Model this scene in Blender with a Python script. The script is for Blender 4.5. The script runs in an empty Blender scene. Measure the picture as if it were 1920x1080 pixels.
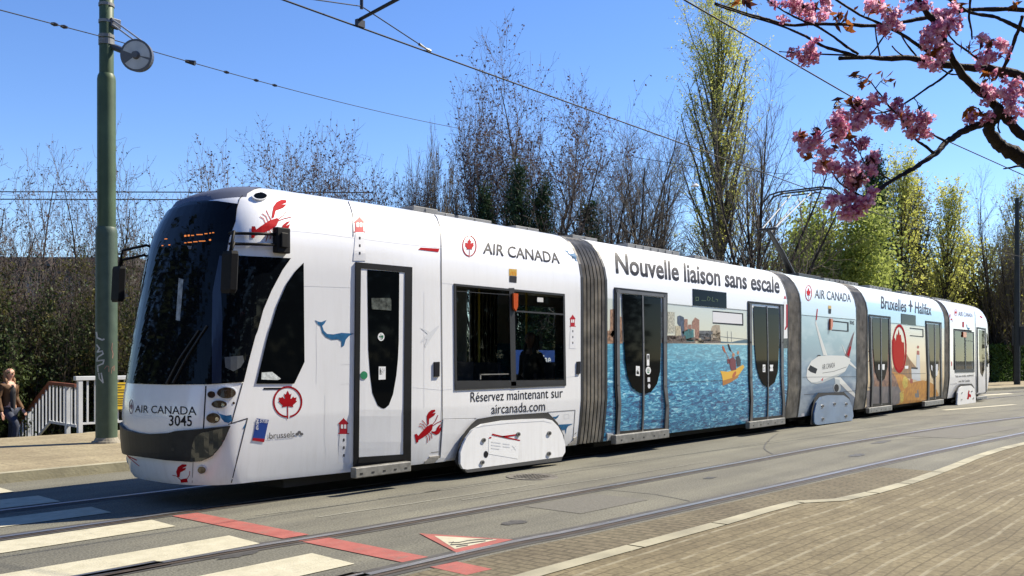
import bpy, bmesh, math, random
import numpy as np
from mathutils import Vector, Matrix
from mathutils.geometry import tessellate_polygon
from mathutils.bvhtree import BVHTree
R = math.radians
scene = bpy.context.scene
COL = scene.collection

# ------------------------------------------------------------------ camera, sky, sun
F, CX, HY = 1750.0, 960.0, 670.0
TH = R(39.3)
CT, ST = math.cos(TH), math.sin(TH)
CAM = Vector((-4.58, -8.026, 1.55))
FWD = Vector((CT, ST, 0)); RGT = Vector((ST, -CT, 0)); UP = Vector((0, 0, 1))
cd = bpy.data.cameras.new('camera')
cam = bpy.data.objects.new('camera', cd); COL.objects.link(cam)
cam.location = CAM; cam.rotation_euler = (R(90), 0, TH - R(90))
cd.sensor_width = 36; cd.lens = 36 * F / 1920
cd.shift_y = (HY - 540) / 1920
cd.clip_start = 0.05; cd.clip_end = 3000
scene.camera = cam

SUN_AZ = R(-21.0)      # measured from the tram's axis
SUN_EL = R(46)
sdir = Vector((math.cos(SUN_AZ) * math.cos(SUN_EL), math.sin(SUN_AZ) * math.cos(SUN_EL), math.sin(SUN_EL)))
w = bpy.data.worlds.new('World'); scene.world = w; w.use_nodes = True
wt = w.node_tree; wt.nodes.clear()
sky = wt.nodes.new('ShaderNodeTexSky'); sky.sky_type = 'NISHITA'; sky.sun_disc = False
sky.sun_elevation = SUN_EL; sky.sun_rotation = math.atan2(sdir.x, sdir.y)
sky.air_density = 1.0; sky.dust_density = 0.0; sky.ozone_density = 3.6; sky.altitude = 500
hs = wt.nodes.new('ShaderNodeHueSaturation'); hs.inputs['Saturation'].default_value = 1.17; hs.inputs['Hue'].default_value = 0.511
bg = wt.nodes.new('ShaderNodeBackground'); bg.inputs[1].default_value = 0.098
wo = wt.nodes.new('ShaderNodeOutputWorld')
wt.links.new(sky.outputs[0], hs.inputs['Color']); wt.links.new(hs.outputs[0], bg.inputs[0]); wt.links.new(bg.outputs[0], wo.inputs[0])
sl = bpy.data.lights.new('sun', 'SUN'); sl.energy = 5.0; sl.angle = R(0.5); sl.color = (1.0, 0.91, 0.74)
so = bpy.data.objects.new('sun', sl); COL.objects.link(so)
so.rotation_euler = (-sdir).to_track_quat('-Z', 'Y').to_euler(); so.location = (0, 0, 30)
scene.view_settings.view_transform = 'Standard'; scene.view_settings.look = 'None'
scene.view_settings.exposure = 1.02; scene.view_settings.gamma = 1
scene.cycles.max_bounces = 6; scene.cycles.transparent_max_bounces = 12
scene.cycles.caustics_reflective = False; scene.cycles.caustics_refractive = False

# ------------------------------------------------------------------ photogrammetry: a photo pixel -> a place in the street
def ray(px, py):
    return FWD + RGT * ((px - CX) / F) + UP * ((HY - py) / F)
def gnd(px, py, z=0.0):
    d = ray(px, py); return CAM + d * ((z - CAM.z) / d.z)
def atY(px, py, Y):
    d = ray(px, py); return CAM + d * ((Y - CAM.y) / d.y)
def atZ(px, py, Z):
    return CAM + ray(px, py) * Z
def crop(ox, oy, s):
    return lambda *p: [(ox + x * s, oy + y * s) for x, y in p]
K1 = crop(200, 340, .25932); K2 = crop(200, 600, .2963); K3 = crop(640, 380, .25932); K4 = crop(640, 640, .25932)
K5 = crop(1080, 420, .21875); K6 = crop(1080, 620, .21875); K9 = crop(1480, 520, .25932); K10 = crop(1600, 520, .24076)
KA = crop(215, 340, .12966); KB = crop(215, 680, .2222)

# ------------------------------------------------------------------ materials
def mat(name, base, rough=.6, metal=0., spec=.5, var=0., scale=4., bump=0., bscale=60., coat=0., emit=None, es=1., base2=None, stretch=None):
    m = bpy.data.materials.new(name); m.use_nodes = True
    nt = m.node_tree; b = nt.nodes['Principled BSDF']
    b.inputs['Base Color'].default_value = (*base, 1); b.inputs['Roughness'].default_value = rough
    b.inputs['Metallic'].default_value = metal; b.inputs['Specular IOR Level'].default_value = spec
    b.inputs['Coat Weight'].default_value = coat; b.inputs['Coat Roughness'].default_value = .08
    if emit:
        b.inputs['Emission Color'].default_value = (*emit, 1); b.inputs['Emission Strength'].default_value = es
    tc = None
    if var or bump or base2:
        tc = nt.nodes.new('ShaderNodeTexCoord'); src = tc.outputs['Object']
        if stretch:
            mp = nt.nodes.new('ShaderNodeMapping'); mp.inputs['Scale'].default_value = stretch
            nt.links.new(src, mp.inputs[0]); src = mp.outputs[0]
    if var or base2:
        n = nt.nodes.new('ShaderNodeTexNoise'); n.inputs['Scale'].default_value = scale; n.inputs['Detail'].default_value = 6
        nt.links.new(src, n.inputs['Vector'])
        rp = nt.nodes.new('ShaderNodeValToRGB'); rp.color_ramp.elements[0].position = .32; rp.color_ramp.elements[1].position = .68
        c2 = base2 or tuple(min(1, c * (1 + var)) for c in base)
        c1 = base if base2 else tuple(c * (1 - var) for c in base)
        rp.color_ramp.elements[0].color = (*c1, 1); rp.color_ramp.elements[1].color = (*c2, 1)
        nt.links.new(n.outputs[0], rp.inputs[0]); nt.links.new(rp.outputs[0], b.inputs['Base Color'])
    if bump:
        n2 = nt.nodes.new('ShaderNodeTexNoise'); n2.inputs['Scale'].default_value = bscale; n2.inputs['Detail'].default_value = 4
        nt.links.new(src, n2.inputs['Vector'])
        bp = nt.nodes.new('ShaderNodeBump'); bp.inputs['Strength'].default_value = bump; bp.inputs['Distance'].default_value = .02
        nt.links.new(n2.outputs[0], bp.inputs['Height']); nt.links.new(bp.outputs[0], b.inputs['Normal'])
    return m
def leafmat(name, c1, c2, trans=.35, scale=1.2):
    m = mat(name, c1, .65, base2=c2, scale=scale, spec=.2)
    nt = m.node_tree; b = nt.nodes['Principled BSDF']
    t = nt.nodes.new('ShaderNodeBsdfTranslucent'); mx = nt.nodes.new('ShaderNodeMixShader'); mx.inputs[0].default_value = trans
    src = b.inputs['Base Color'].links[0].from_socket
    nt.links.new(src, t.inputs[0]); nt.links.new(b.outputs[0], mx.inputs[1]); nt.links.new(t.outputs[0], mx.inputs[2])
    nt.links.new(mx.outputs[0], nt.nodes['Material Output'].inputs[0])
    return m
def glassmat(name, tint, refl=.10):
    m = bpy.data.materials.new(name); m.use_nodes = True; nt = m.node_tree; nt.nodes.clear()
    tr = nt.nodes.new('ShaderNodeBsdfTransparent'); tr.inputs[0].default_value = (*tint, 1)
    gl = nt.nodes.new('ShaderNodeBsdfGlossy'); gl.inputs['Roughness'].default_value = .02; gl.inputs[0].default_value = (.9, .95, 1, 1)
    fr = nt.nodes.new('ShaderNodeFresnel'); fr.inputs[0].default_value = 1.22
    mx = nt.nodes.new('ShaderNodeMixShader'); o = nt.nodes.new('ShaderNodeOutputMaterial')
    nt.links.new(fr.outputs[0], mx.inputs[0]); nt.links.new(tr.outputs[0], mx.inputs[1]); nt.links.new(gl.outputs[0], mx.inputs[2]); nt.links.new(mx.outputs[0], o.inputs[0])
    return m

WHITE = mat('white_tram_paint', (.83, .84, .86), .24, coat=.5, var=.02, scale=1.3)
def grime(m, col=(.42, .40, .36)):    # rain streaks and brake dust, heaviest along the skirt
    nt = m.node_tree; b = nt.nodes['Principled BSDF']; L = nt.links.new; src = b.inputs['Base Color'].links[0].from_socket
    tc = nt.nodes.new('ShaderNodeTexCoord'); mp = nt.nodes.new('ShaderNodeMapping'); mp.inputs['Scale'].default_value = (5, 5, .55); L(tc.outputs['Object'], mp.inputs[0])
    n = nt.nodes.new('ShaderNodeTexNoise'); n.inputs['Scale'].default_value = 2.2; n.inputs['Detail'].default_value = 7; n.inputs['Roughness'].default_value = .7; L(mp.outputs[0], n.inputs[0])
    r = nt.nodes.new('ShaderNodeMapRange'); r.inputs[1].default_value = .46; r.inputs[2].default_value = .78; r.inputs[3].default_value = 0; r.inputs[4].default_value = .11; L(n.outputs[0], r.inputs[0])
    sp = nt.nodes.new('ShaderNodeSeparateXYZ'); L(tc.outputs['Object'], sp.inputs[0])
    z = nt.nodes.new('ShaderNodeMapRange'); z.inputs[1].default_value = .22; z.inputs[2].default_value = .62; z.inputs[3].default_value = 2.6; z.inputs[4].default_value = 1; L(sp.outputs['Z'], z.inputs[0])
    mu = nt.nodes.new('ShaderNodeMath'); mu.operation = 'MULTIPLY'; mu.use_clamp = True; L(r.outputs[0], mu.inputs[0]); L(z.outputs[0], mu.inputs[1])
    x = nt.nodes.new('ShaderNodeMix'); x.data_type = 'RGBA'; L(mu.outputs[0], x.inputs[0]); L(src, x.inputs[6]); x.inputs[7].default_value = (*col, 1); L(x.outputs[2], b.inputs['Base Color'])
grime(WHITE)
PRINTW = mat('print_white', (.82, .83, .84), .4)
PALE = mat('print_pale_grey', (.66, .68, .71), .5, spec=.15)
PALER = mat('print_paler_grey', (.74, .75, .78), .5, spec=.15)
RED = mat('print_red', (.36, .008, .014), .6, spec=.04, var=.08, scale=20)
CRIM = mat('print_crimson', (.42, .015, .03), .5, spec=.15)
NAVY = mat('print_navy', (.02, .05, .11), .4)
WHALE = mat('print_whale_blue', (.025, .13, .28), .5, spec=.15, var=.2, scale=25)
INK = mat('print_black', (.012, .012, .016), .5, spec=.15)
INKB = mat('print_charcoal', (.03, .03, .036), .5, spec=.15)
STIB = mat('print_logo_blue', (.01, .06, .32), .4)
GREYP = mat('print_grey', (.14, .14, .15), .4)
GLASSD = mat('dark_tram_glass', (.003, .004, .005), .04, spec=.05)
WSCREEN = mat('windscreen_glass', (.003, .004, .006), .03, spec=.15)
BLACKP = mat('black_rubber', (.012, .012, .013), .5, var=.2, scale=8)
BUMP = mat('bumper_charcoal', (.017, .0185, .0205), .45, spec=.25, var=.15, scale=9, bump=.06, bscale=90)
LENS = mat('headlight_lens', (.02, .028, .028), .06, spec=.7)
LAMPBR = mat('brown_lamp_lens', (.045, .022, .012), .08, spec=.8)
CHROME = mat('lamp_reflector', (.7, .7, .68), .15, metal=1)
SILVER = mat('door_metal', (.13, .13, .135), .45, metal=.3, var=.15, scale=6)
FRAMED = mat('door_frame_dark', (.012, .0125, .014), .5, spec=.2, var=.15, scale=6)
STEEL = mat('step_steel', (.22, .215, .20), .5, metal=.4, var=.25, scale=10)
BELLOW = mat('bellows_ridge', (.46, .42, .34), .7, var=.35, scale=5, spec=.3); BELLOWD = mat('bellows_groove', (.012, .012, .011), .8)
ROOFG = mat('roof_equipment_grey', (.16, .165, .17), .55, var=.2, scale=4)
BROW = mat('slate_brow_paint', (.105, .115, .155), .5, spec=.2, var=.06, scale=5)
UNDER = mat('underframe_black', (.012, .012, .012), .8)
ORANGE = mat('amber_marker_lens', (.50, .08, .015), .25)
LED = mat('amber_led', (.2, .05, .01), .5, emit=(1.0, .30, .06), es=.42)
LEDG = mat('dim_led', (.02, .03, .02), .5, emit=(.22, .40, .12), es=.10)
GREEN = mat('sticker_green', (.02, .22, .10), .4)
GOLD = mat('sticker_gold', (.60, .38, .06), .4)
BRICKP = mat('print_ochre', (.42, .20, .03), .45, base2=(.22, .075, .02), scale=1.6)
INTER = mat('tram_interior', (.030, .032, .036), .7, var=.2, scale=2)
SEATM = mat('seat_fabric', (.05, .045, .06), .8, var=.3, scale=9)

# ------------------------------------------------------------------ mesh helpers
class MB:
    def __init__(s): s.v = []; s.f = []; s.mi = []
    def add(s, vs, fs, mi=0):
        o = len(s.v); s.v += [tuple(v) for v in vs]; s.f += [tuple(i + o for i in f) for f in fs]; s.mi += [mi] * len(fs)
    def box(s, x0, x1, y0, y1, z0, z1, mi=0):
        s.add([(x0, y0, z0), (x1, y0, z0), (x1, y1, z0), (x0, y1, z0), (x0, y0, z1), (x1, y0, z1), (x1, y1, z1), (x0, y1, z1)],
              [(0, 3, 2, 1), (4, 5, 6, 7), (0, 1, 5, 4), (1, 2, 6, 5), (2, 3, 7, 6), (3, 0, 4, 7)], mi)
    def tube(s, pts, rad, n=8, mi=0, cap=True):
        pts = [Vector(p) for p in pts]
        if not hasattr(rad, '__len__'): rad = [rad] * len(pts)
        rings = []; up = None
        for i, p in enumerate(pts):
            d = (pts[min(i + 1, len(pts) - 1)] - pts[max(i - 1, 0)]).normalized()
            if up is None: up = Vector((0, 0, 1)) if abs(d.z) < .9 else Vector((1, 0, 0))
            a = d.cross(up).normalized(); b = a.cross(d).normalized(); up = b
            rings.append([p + (a * math.cos(2 * math.pi * k / n) + b * math.sin(2 * math.pi * k / n)) * rad[i] for k in range(n)])
        vs = [v for r in rings for v in r]; fs = []
        for i in range(len(pts) - 1):
            for k in range(n):
                a0 = i * n + k; a1 = i * n + (k + 1) % n
                fs.append((a0, a1, a1 + n, a0 + n))
        if cap: fs.append(tuple(range(n - 1, -1, -1))); fs.append(tuple(range(len(vs) - n, len(vs))))
        s.add(vs, fs, mi)
    def lathe(s, prof, c, n=24, mi=0):   # prof: (r, z) about the vertical axis at c
        vs = []; fs = []
        for r, z in prof:
            vs += [(c[0] + r * math.cos(2 * math.pi * k / n), c[1] + r * math.sin(2 * math.pi * k / n), c[2] + z) for k in range(n)]
        for i in range(len(prof) - 1):
            for k in range(n):
                a0 = i * n + k; a1 = i * n + (k + 1) % n; fs.append((a0, a1, a1 + n, a0 + n))
        s.add(vs, fs, mi)
    def disc(s, c, nrm, r0, r1, t, n=24, mi=0, up=None):   # short drum of radius r0 (back) r1 (front)
        nrm = Vector(nrm).normalized(); c = Vector(c); s.tube([c, c + nrm * t], [r0, r1], n, mi)
    def build(s, name, mats, parent=None, origin=(0, 0, 0), smooth=False):
        me = bpy.data.meshes.new(name); o3 = Vector(origin)
        me.from_pydata([Vector(v) - o3 for v in s.v], [], s.f)
        mats = mats if isinstance(mats, (list, tuple)) else [mats]
        for m in mats: me.materials.append(m)
        if len(mats) > 1: me.polygons.foreach_set('material_index', s.mi)
        if smooth:
            me.polygons.foreach_set('use_smooth', [True] * len(me.polygons))
        me.update()
        o = bpy.data.objects.new(name, me); COL.objects.link(o)
        if parent: o.parent = parent
        return o
def tag(o, label=None, cat=None, group=None, kind=None):
    if label: o['label'] = label
    if cat: o['category'] = cat
    if group: o['group'] = group
    if kind: o['kind'] = kind
    return o
def thing(name, loc, label, cat, group=None):
    o = bpy.data.objects.new(name, None); COL.objects.link(o); o.location = loc; o.empty_display_size = .2
    return tag(o, label, cat, group)

# a shape drawn on a curved skin: cut fine in 2-D, laid on the surface, given its own thickness
def tess(polys):
    V = []; T = []
    for loops in polys:
        if not isinstance(loops[0][0], (tuple, list, Vector)): loops = [loops]
        o = len(V); flat = [p for l in loops for p in l]
        V += flat
        T += [tuple(i + o for i in t) for t in tessellate_polygon([[Vector((p[0], p[1], 0)) for p in l] for l in loops])]
    return V, T
def cut_cells(V, T, cell):
    bm = bmesh.new()
    vs = [bm.verts.new((p[0], p[1], 0)) for p in V]
    for t in T:
        try: bm.faces.new([vs[i] for i in t])
        except ValueError: pass
    bmesh.ops.remove_doubles(bm, verts=bm.verts, dist=1e-4)
    if cell:
        for ax in (0, 1):
            lo = min(v.co[ax] for v in bm.verts); hi = max(v.co[ax] for v in bm.verts)
            k = math.ceil(lo / cell + 1e-6) * cell
            while k < hi - 1e-6:
                co = Vector((0, 0, 0)); co[ax] = k; no = Vector((0, 0, 0)); no[ax] = 1
                bmesh.ops.bisect_plane(bm, geom=bm.verts[:] + bm.edges[:] + bm.faces[:], plane_co=co, plane_no=no, dist=1e-5)
                k += cell
    return bm
SURF = {}
PAIRS = {}
CURVED = dict(front=500, lake=555, plane=590, dusk=620, rear=625)   # photo rows above which each car's side rolls into the roof
def cast(surf, px, py):
    d = ray(px, py); dn = d.normalized()
    if surf in SURF:
        loc, no, idx, dist = SURF[surf].ray_cast(CAM, dn)
        if loc is not None:
            if no.dot(dn) > 0: no = -no
            return loc, no
        if surf == 'front' and px < 600:
            loc, no, idx, dist = SURF[surf].find_nearest(CAM + d * 10.2)
            return loc, no if no.dot(dn) < 0 else -no
    p = atY(px, py, 0.0)
    if surf in SURF and surf != 'pole':
        loc, no, idx, dist = SURF[surf].find_nearest(p)
        if loc is not None and dist < .25: return loc, no if no.dot(d) < 0 else -no
    return p, Vector((0, -1, 0))
def decal(name, surf, polys, m, parent, origin, off=.004, thick=0., cell=12, mirror=None, mi=None, mb=None, pair=None):
    V, T = tess(polys)
    if parent is not None and parent.name.startswith('car_body'):
        if thick == 0 and off < .012: off *= .5
        cell = min(cell or 12, 6 if surf in ('dusk', 'plane') else 11)
    if cell and surf in CURVED and min(p[1] for p in V) < CURVED[surf]: cell = min(cell, 5); off += .002
    bm = cut_cells(V, T, cell)
    base = {}
    for v in bm.verts:
        loc, no = cast(surf, v.co.x, v.co.y); base[v] = (loc, no)
    for v, (loc, no) in base.items(): v.co = loc + no * (off + thick)
    if thick > 0:
        be = [e for e in bm.edges if len(e.link_faces) == 1]; low = {}
        for e in be:
            for v in e.verts:
                if v not in low: low[v] = bm.verts.new(base[v][0] - base[v][1] * .002)
        for e in be:
            a, b = e.verts
            try: bm.faces.new((a, b, low[b], low[a]))
            except ValueError: pass
    if mirror is not None:
        bmesh.ops.bisect_plane(bm, geom=bm.verts[:] + bm.edges[:] + bm.faces[:], plane_co=(0, mirror, 0), plane_no=(0, 1, 0), clear_outer=True, dist=1e-5)
        g = bmesh.ops.duplicate(bm, geom=bm.verts[:] + bm.edges[:] + bm.faces[:])['geom']
        for v in g:
            if isinstance(v, bmesh.types.BMVert): v.co.y = 2 * mirror - v.co.y
    bm.normal_update()
    for f in bm.faces:
        c = f.calc_center_median()
        if thick == 0 and mirror is None and f.normal.dot(CAM - c) < 0: f.normal_flip()
    if thick > 0 or mirror is not None: bmesh.ops.recalc_face_normals(bm, faces=bm.faces)
    out = mb or MB()
    bm.verts.index_update()
    out.add([v.co.copy() for v in bm.verts], [[v.index for v in f.verts] for f in bm.faces], mi or 0)
    bm.free()
    if mb is None:
        if pair is not None:      # its twin on the other side of the nose
            tw = MB(); tw.add([(v[0], 2 * pair - v[1], v[2]) for v in out.v], [f[::-1] for f in out.f])
            PAIRS[name] = tw.build(name, m, PAIRS.get(getattr(parent, 'name', '').split('.')[0], parent) if parent is not tram else parent, origin)
        return out.build(name, m, parent, origin)
def stroke(pts, wd, closed=False):
    out = []; n = len(pts)
    pp = pts + [pts[0]] if closed else pts
    for i in range(len(pp) - 1):
        a, b = Vector(pp[i]), Vector(pp[i + 1]); d = (b - a)
        if d.length < 1e-6: continue
        t = d.normalized() * (wd * .35); q = Vector((-d.y, d.x)).normalized() * wd / 2
        a2, b2 = a - t, b + t
        out.append([tuple(a2 + q), tuple(b2 + q), tuple(b2 - q), tuple(a2 - q)])
    return out
def ell(cx, cy, rx, ry=None, n=20, rot=0):
    ry = ry or rx; c, s = math.cos(rot), math.sin(rot)
    return [(cx + rx * math.cos(a) * c - ry * math.sin(a) * s, cy + rx * math.cos(a) * s + ry * math.sin(a) * c) for a in (2 * math.pi * k / n for k in range(n))]
def text2d(body, bold=0.0, sx=1.0):
    cu = bpy.data.curves.new('lettering', 'FONT'); cu.body = body; cu.offset = bold; cu.resolution_u = 3; cu.space_character = sx
    ob = bpy.data.objects.new('lettering', cu); COL.objects.link(ob)
    dg = bpy.context.evaluated_depsgraph_get(); me = bpy.data.meshes.new_from_object(ob.evaluated_get(dg))
    V = [(v.co.x, v.co.y) for v in me.vertices]; T = []
    for p in me.polygons:
        vs = list(p.vertices)
        for k in range(1, len(vs) - 1): T.append((vs[0], vs[k], vs[k + 1]))
    bpy.data.objects.remove(ob); bpy.data.curves.remove(cu); bpy.data.meshes.remove(me)
    return V, T
CAP = .70
def homog(quad):   # unit square (u right, v up) -> TL,TR,BR,BL pixel quad
    (x3, y3), (x2, y2), (x1, y1), (x0, y0) = quad
    A = []; B = []
    for (u, v), (x, y) in zip([(0, 0), (1, 0), (1, 1), (0, 1)], [(x0, y0), (x1, y1), (x2, y2), (x3, y3)]):
        A.append([u, v, 1, 0, 0, 0, -u * x, -v * x]); B.append(x); A.append([0, 0, 0, u, v, 1, -u * y, -v * y]); B.append(y)
    h = np.linalg.solve(np.array(A, float), np.array(B, float))
    def f(u, v):
        d = h[6] * u + h[7] * v + 1; return ((h[0] * u + h[1] * v + h[2]) / d, (h[3] * u + h[4] * v + h[5]) / d)
    return f
def lettering(body, surf, quad, m, parent, origin, bold=0., name='lettering', off=.006, cell=10, xmin=None, place=None):
    if parent is not None and parent.name.startswith('car_body'): off *= .5
    V, T = text2d(body, bold); xs = [v[0] for v in V]; a, b = min(xs), max(xs); f = homog(quad)
    P = [f((x - a) / (b - a), y / CAP) for x, y in V]
    if cell and surf in CURVED and min(p[1] for p in P) < CURVED[surf]: cell = min(cell, 4); off += .002
    bm = cut_cells(P, T, cell)
    for v in bm.verts:
        if place: v.co = place(v.co.x, v.co.y)
        else:
            loc, no = cast(surf, v.co.x, v.co.y); v.co = loc + no * off
    bm.normal_update()
    for fc in bm.faces:
        if fc.normal.dot(CAM - fc.calc_center_median()) < 0: fc.normal_flip()
    o = MB(); bm.verts.index_update(); o.add([v.co.copy() for v in bm.verts], [[v.index for v in fc.verts] for fc in bm.faces]); bm.free()
    return o.build(name, m, parent, origin)
# ------------------------------------------------------------------ the tram
_v, _t = text2d('H'); CAP = max(p[1] for p in _v)
ROOT = Vector((16.9, 1.15, 0))
tram = thing('tram', ROOT, 'long low white articulated tram wrapped in airline advertising, standing at the zebra crossing', 'tram')
YC = 1.15
TAP = [.22]
def taper(X):
    t = min(1, max(0, (3.8 - X) / 2.65)); return TAP[0] * t ** 1.6
ZT, ZB = 2.472, 1.145
LEV = [(.24, .085, .66, .62), (.30, .070, .62, .62), (.55, .035, .57, .62), (.90, .001, .55, .62), (.95, 0, .55, .62), (ZB, 0, .57, .62), (1.3, 0, .60, .62), (1.75, 0, .68, .62),
       (2.15, 0, .76, .62), (ZT, 0, .82, .62), (2.75, .006, .88, .62), (2.95, .045, .94, .62), (3.08, .10, .99, .62), (3.2, .165, 1.05, .62), (3.3, .25, 1.13, .62), (3.38, .37, 1.29, .62),
       (3.43, .52, 1.45, .60), (3.462, .75, 1.68, .52), (3.475, 1.0, 2.05, .35)]
NPH = 14
def side_pt(X, lev):
    z, ins, x0, d = lev; return Vector((X, taper(X) + ins, z))
def cab_loops(stations):
    loops = []
    for z, ins, x0, d in LEV:
        near = [Vector((X, taper(X) + ins, z)) for X in stations]
        xc = x0 + d; w_ = YC - taper(xc) - ins; n = 2.7
        arc = []
        for k in range(NPH + 1):
            ph = math.pi / 2 * (1 - k / NPH)
            arc.append(Vector((x0 + d * (1 - (max(0, math.cos(ph)) ** (2 / n))), YC - w_ * (math.sin(ph) ** (2 / n)), z)))
        half = near + arc
        far = [Vector((p.x, 2 * YC - p.y, p.z)) for p in reversed(half[:-1])]
        loops.append(half + far)
    return loops
def plain_loops(xs):
    loops = []
    for z, ins, x0, d in LEV:
        near = [Vector((X, ins, z)) for X in xs]; far = [Vector((X, 2 * YC - ins, z)) for X in reversed(xs)]
        loops.append(near + far)
    return loops
def skin(loops, holes_near=(), holes_far=(), mx=None, gap=None):
    """stack of plan loops -> faces, leaving real window openings; mx mirrors the car end for end"""
    mb = MB(); n = len(loops[0]); nl = len(loops)
    V = [p.copy() for l in loops for p in l]
    if mx is not None:
        for p in V: p.x = mx - p.x
    Fc = []
    for j in range(nl - 1):
        for i in range(n - 1):
            if i == gap: continue
            q = (j * n + i, j * n + i + 1, (j + 1) * n + i + 1, (j + 1) * n + i)
            c = sum((V[k] for k in q), Vector()) / 4
            hs = holes_near if c.y < YC else holes_far
            if any(h[0] < c.x < h[1] and h[2] < c.z < h[3] for h in hs): continue
            Fc.append(q if mx is None else q[::-1])
    t = (nl - 1) * n
    for i in range((n - 1) // 2):
        a, b, c, d = t + i, t + i + 1, t + n - 2 - i, t + n - 1 - i
        if b == c: Fc.append((a, b, d))
        else: Fc.append((a, b, c, d))
    mb.add(V, Fc); return mb
def print_mat(name, zstops, water=False, cloud=False):
    m = bpy.data.materials.new(name); m.use_nodes = True; nt = m.node_tree; b = nt.nodes['Principled BSDF']
    b.inputs['Roughness'].default_value = .32; b.inputs['Coat Weight'].default_value = .25
    L = nt.links.new
    tc = nt.nodes.new('ShaderNodeTexCoord'); sp = nt.nodes.new('ShaderNodeSeparateXYZ'); L(tc.outputs['Object'], sp.inputs[0])
    dv = nt.nodes.new('ShaderNodeMath'); dv.operation = 'DIVIDE'; dv.inputs[1].default_value = 4; L(sp.outputs['Z'], dv.inputs[0])
    rp = nt.nodes.new('ShaderNodeValToRGB'); cr = rp.color_ramp
    while len(cr.elements) < len(zstops): cr.elements.new(.5)
    for e, (z, c) in zip(cr.elements, zstops): e.position = z / 4; e.color = (*c, 1)
    L(dv.outputs[0], rp.inputs[0]); out = rp.outputs[0]
    if cloud:
        mp = nt.nodes.new('ShaderNodeMapping'); mp.inputs['Scale'].default_value = (.55, 1, 1.6); L(tc.outputs['Object'], mp.inputs[0])
        nz = nt.nodes.new('ShaderNodeTexNoise'); nz.inputs['Scale'].default_value = 1.6; nz.inputs['Detail'].default_value = 5; L(mp.outputs[0], nz.inputs[0])
        r2 = nt.nodes.new('ShaderNodeValToRGB'); r2.color_ramp.elements[0].position = .5; r2.color_ramp.elements[1].position = .72; L(nz.outputs[0], r2.inputs[0])
        mu = nt.nodes.new('ShaderNodeMath'); mu.operation = 'MULTIPLY'; mu.inputs[1].default_value = .45; L(r2.outputs[0], mu.inputs[0])
        mx = nt.nodes.new('ShaderNodeMix'); mx.data_type = 'RGBA'; L(mu.outputs[0], mx.inputs[0]); L(out, mx.inputs[6]); mx.inputs[7].default_value = (.62, .70, .74, 1); out = mx.outputs[2]
    if water:
        mp = nt.nodes.new('ShaderNodeMapping'); mp.inputs['Scale'].default_value = (2.1, 1, 9.5); mp.inputs['Rotation'].default_value = (0, R(7), 0); L(tc.outputs['Object'], mp.inputs[0])
        nz = nt.nodes.new('ShaderNodeTexNoise'); nz.inputs['Scale'].default_value = 2.5; nz.inputs['Detail'].default_value = 7; nz.inputs['Roughness'].default_value = .68; nz.inputs['Distortion'].default_value = .9; L(mp.outputs[0], nz.inputs[0])
        wr = nt.nodes.new('ShaderNodeValToRGB'); c2 = wr.color_ramp
        for _ in range(3): c2.elements.new(.5)
        for e, (p, c) in zip(c2.elements, [(.35, (.006, .03, .12)), (.44, (.012, .11, .28)), (.53, (.03, .29, .50)), (.61, (.24, .60, .76)), (.71, (.76, .88, .92))]): e.position = p; e.color = (*c, 1)
        L(nz.outputs[0], wr.inputs[0])
        # the printed lake pales towards its far shore
        fr = nt.nodes.new('ShaderNodeMapRange'); fr.inputs[1].default_value = 1.0; fr.inputs[2].default_value = 1.8; fr.inputs[3].default_value = 0; fr.inputs[4].default_value = .62; L(sp.outputs['Z'], fr.inputs[0])
        mx = nt.nodes.new('ShaderNodeMix'); mx.data_type = 'RGBA'; L(fr.outputs[0], mx.inputs[0]); L(wr.outputs[0], mx.inputs[6]); mx.inputs[7].default_value = (.12, .40, .52, 1)
        lt = nt.nodes.new('ShaderNodeMath'); lt.operation = 'LESS_THAN'; lt.inputs[1].default_value = 1.79; L(sp.outputs['Z'], lt.inputs[0])
        m2 = nt.nodes.new('ShaderNodeMix'); m2.data_type = 'RGBA'; L(lt.outputs[0], m2.inputs[0]); L(out, m2.inputs[6]); L(mx.outputs[2], m2.inputs[7]); out = m2.outputs[2]
    L(out, b.inputs['Base Color']); return m
P2 = print_mat('lake_print', [(1.7, (.66, .63, .50)), (2.1, (.60, .62, .53)), (2.46, (.56, .62, .60)), (2.475, (.80, .83, .86)), (3.4, (.84, .85, .86))], water=True)
P3 = print_mat('sky_print', [(.5, (.085, .145, .25)), (1.3, (.12, .21, .33)), (1.9, (.20, .33, .42)), (2.46, (.38, .52, .58)), (2.475, (.54, .70, .78)), (3.3, (.72, .80, .84))], cloud=True)
P4 = print_mat('dusk_print', [(1.0, (.66, .50, .28)), (1.8, (.70, .60, .44)), (2.45, (.58, .60, .55)), (2.465, (.42, .63, .74)), (2.95, (.46, .66, .76)), (2.97, (.62, .76, .82)), (3.4, (.74, .82, .86))])

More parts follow.
